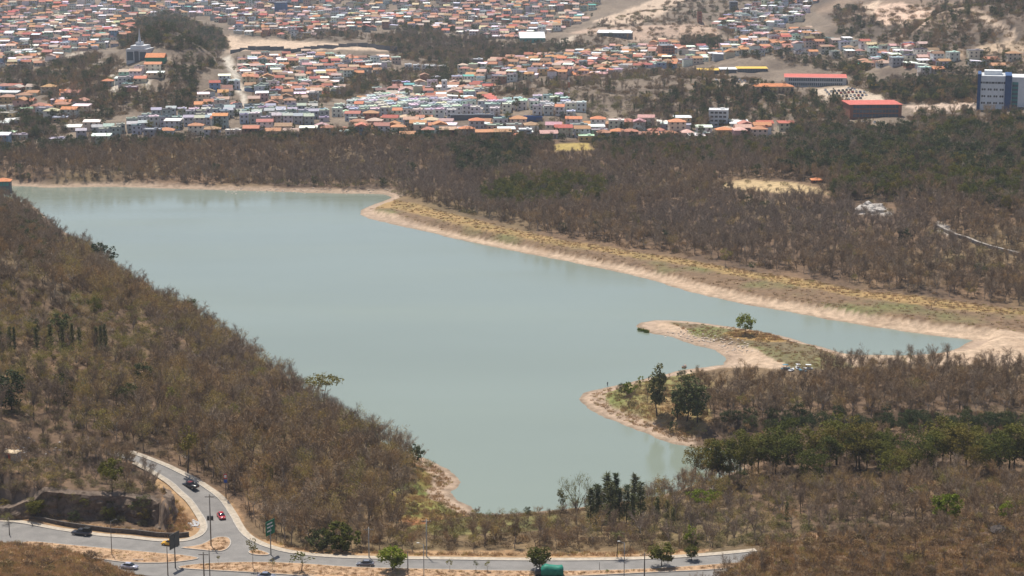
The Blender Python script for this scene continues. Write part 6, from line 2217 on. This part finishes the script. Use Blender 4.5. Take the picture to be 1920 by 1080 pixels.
# cut rock face above the road: broken strata standing out of the bank
fl = resample(smooth_line([PLATEAU[k] for k in (1, 2, 3, 4, 5, 6, 7, 8, 9, 10)], False, 1), .7)
fv, ff = [], []
NH = 13
for k, p in enumerate(fl):
    a, b_ = fl[max(k - 1, 0)], fl[min(k + 1, len(fl) - 1)]
    t = (b_ - a) / (np.linalg.norm(b_ - a) + 1e-9)
    nn = np.array((t[1], -t[0]))                 # outwards, to the road
    base = float(ground(*(p + nn * 3.2))) - .6
    top = float(ground(*(p - nn * 2.6))) + .1
    ends = min(1.0, k / 8, (len(fl) - 1 - k) / 8)
    for j in range(NH):
        v = j / (NH - 1)
        zz_ = base + (top - base) * v
        sx = k * .7
        blocky = float(vnoise(np.array([sx / 2.6]), np.array([zz_ / 1.5]), 77)[0]) + .6 * float(vnoise(np.array([sx / 1.1]), np.array([zz_ / .8]), 78)[0])
        cleft = max(0.0, .32 - abs(float(vnoise(np.array([sx / 5.0]), np.array([zz_ / 14]), 79)[0]) - .5)) * 2.2
        out = (1.5 * (1 - v) + blocky * 1.25 - cleft * 1.1 - (0.0 if v < .93 else 1.6)) * ends
        q_ = p + nn * out
        fv.append((q_[0], q_[1], zz_))
for k in range(len(fl) - 1):
    for j in range(NH - 1):
        a = k * NH + j
        ff.append((a, a + NH, a + NH + 1, a + 1))
M_FACE = flat_mat('cut_rock', (.15, .112, .085), .95, 0, .28, .7)
o_ = obj('rock_face', mesh_data('rock_face', fv, ff, M_FACE))
tag(o_, 'dark cut rock face above the road at the bend', 'cliff')
for q_, (x, y, w_) in enumerate(((120, 984, 9), (180, 990, 7), (262, 996, 8), (300, 992, 6), (236, 992, 5))):
    boulder(x, y, w_, 'fallen rock at the foot of the cut face, %s along the road' % ORD[q_], 40 + q_)
# ------------------------------------------------------------------ masses of plants
for kd, ts in rest.items():
    if ts:
        scatter(STUFF[kd][0], kd, [(t[1], t[2], t[3], t[4], t[5], t[6]) for t in ts], STUFF[kd][1])
SH = np.array(SHRUBS)
SH[:, 2] = ground(SH[:, 0], SH[:, 1])
scatter('undergrowth', 'shrub', SH, 'dry brush and undergrowth covering the ground under the trees')
# dry grass tufts on the near slopes and verges
GT = []
for poly, keep in ((DRYGRASS_PX[0], .95), (DRYGRASS_PX[1], .6), (DRYGRASS_PX[2], .6), (DRYGRASS_PX[3], .5), (STANDS[-2][1], .5), (POLY_LEFTCOVE, .4), (POLY_POINT, .35)):
    xs, ys = [p[0] for p in poly], [p[1] for p in poly]
    n = int((min(max(xs), 1990) - max(min(xs), -60)) * (min(max(ys), 1110) - min(ys)) / 9 * keep)
    for _ in range(n):
        px, py = random.uniform(max(min(xs), -60), min(max(xs), 1990)), random.uniform(min(ys), min(max(ys), 1110))
        if in_poly(np.array([px]), np.array([py]), poly)[0]:
            GT.append((px, py))
GT = np.array(GT)
GP = at_many(GT[:, 0], GT[:, 1], 800.0)
gX, gY, gZ = GP.T
keep = (gY > 372) & (gY < 790) & (sdf(gX, gY, ASPHALT) > 4.2) & (sdf(gX, gY, LAKE) > 3)
pts = np.stack([gX, gY, gZ, rng.uniform(0, 6.28, len(gX)), rng.uniform(.5, 1.2, len(gX)), rng.integers(0, 3, len(gX))], 1)[keep]
scatter('dry_grass', 'tuft', pts, 'tufts of dry straw-coloured grass on slopes and verges')
# sparse tufts on the medians
mt = []
for pxp, lab in ISL:
    xs, ys = [p[0] for p in pxp], [p[1] for p in pxp]
    qx, qy = rng.uniform(min(xs), max(xs), 9000), rng.uniform(min(ys), max(ys), 9000)
    k_ = np.nonzero(in_poly(qx, qy, pxp))[0][:int((max(xs) - min(xs)) * 1.1)]
    for x, y in zip(qx[k_], qy[k_]):
        X, Y, Z = at_road(x, y)
        if float(seg_dist(np.array([X]), np.array([Y]), [at_road(a, b)[:2] for a, b in pxp], True)[0]) > .9:
            mt.append((X, Y, Z + .2, random.uniform(0, 6.28), random.uniform(.25, .6), random.randrange(3)))
scatter('median_grass', 'tuft', mt, 'short dry grass growing on the road medians')
# grass and low weeds on the bank where the lake has fallen
bp = []
for poly, n in ((POLY_GRASSSTRIP, 2200), (POLY_MUD, 600), (POLY_PENIN_GRASS, 500), (POLY_PENIN_ORANGE, 300)):
    xs, ys = [p[0] for p in poly], [p[1] for p in poly]
    qx, qy = rng.uniform(min(xs), min(max(xs), 2000), n * 12), rng.uniform(min(ys), max(ys), n * 12)
    k_ = np.nonzero(in_poly(qx, qy, poly))[0][:n]
    bp.append(np.stack([qx[k_], qy[k_]], 1))
bp = np.concatenate(bp)
BP = at_many(bp[:, 0], bp[:, 1], 1400.0)
kb_ = (sdf(BP[:, 0], BP[:, 1], LAKE) > 5) & (BP[:, 1] > 600)
bpts = np.concatenate([BP, rng.uniform(0, 6.28, (len(BP), 1)), rng.uniform(.35, 1.1, (len(BP), 1)), rng.integers(0, 3, (len(BP), 1))], 1)[kb_]
scatter('bank_grass', 'tuft', bpts, 'dry grass and weeds along the bank left by the falling lake')
print('tufts', len(pts), 'shrubs', len(SH))

# ------------------------------------------------------------------ haze
m = bpy.data.materials.new('haze')
m.use_nodes = True
nt = m.node_tree
for n in list(nt.nodes):
    if n.type == 'BSDF_PRINCIPLED':
        nt.nodes.remove(n)
pv = nt.nodes.new('ShaderNodeVolumePrincipled')
pv.inputs['Color'].default_value = (.78, .86, .96, 1)
pv.inputs['Density'].default_value = HAZE_DENSITY
pv.inputs['Anisotropy'].default_value = 0.1
nt.links.new(pv.outputs[0], nt.nodes['Material Output'].inputs['Volume'])
hz = MB().box(-4600, 4600, -150, 9300, -30, max(float(GZ.max()) + 40, 220)).build('haze', m)
tag(hz, 'thin pale haze filling the whole valley', None, None, 'stuff')
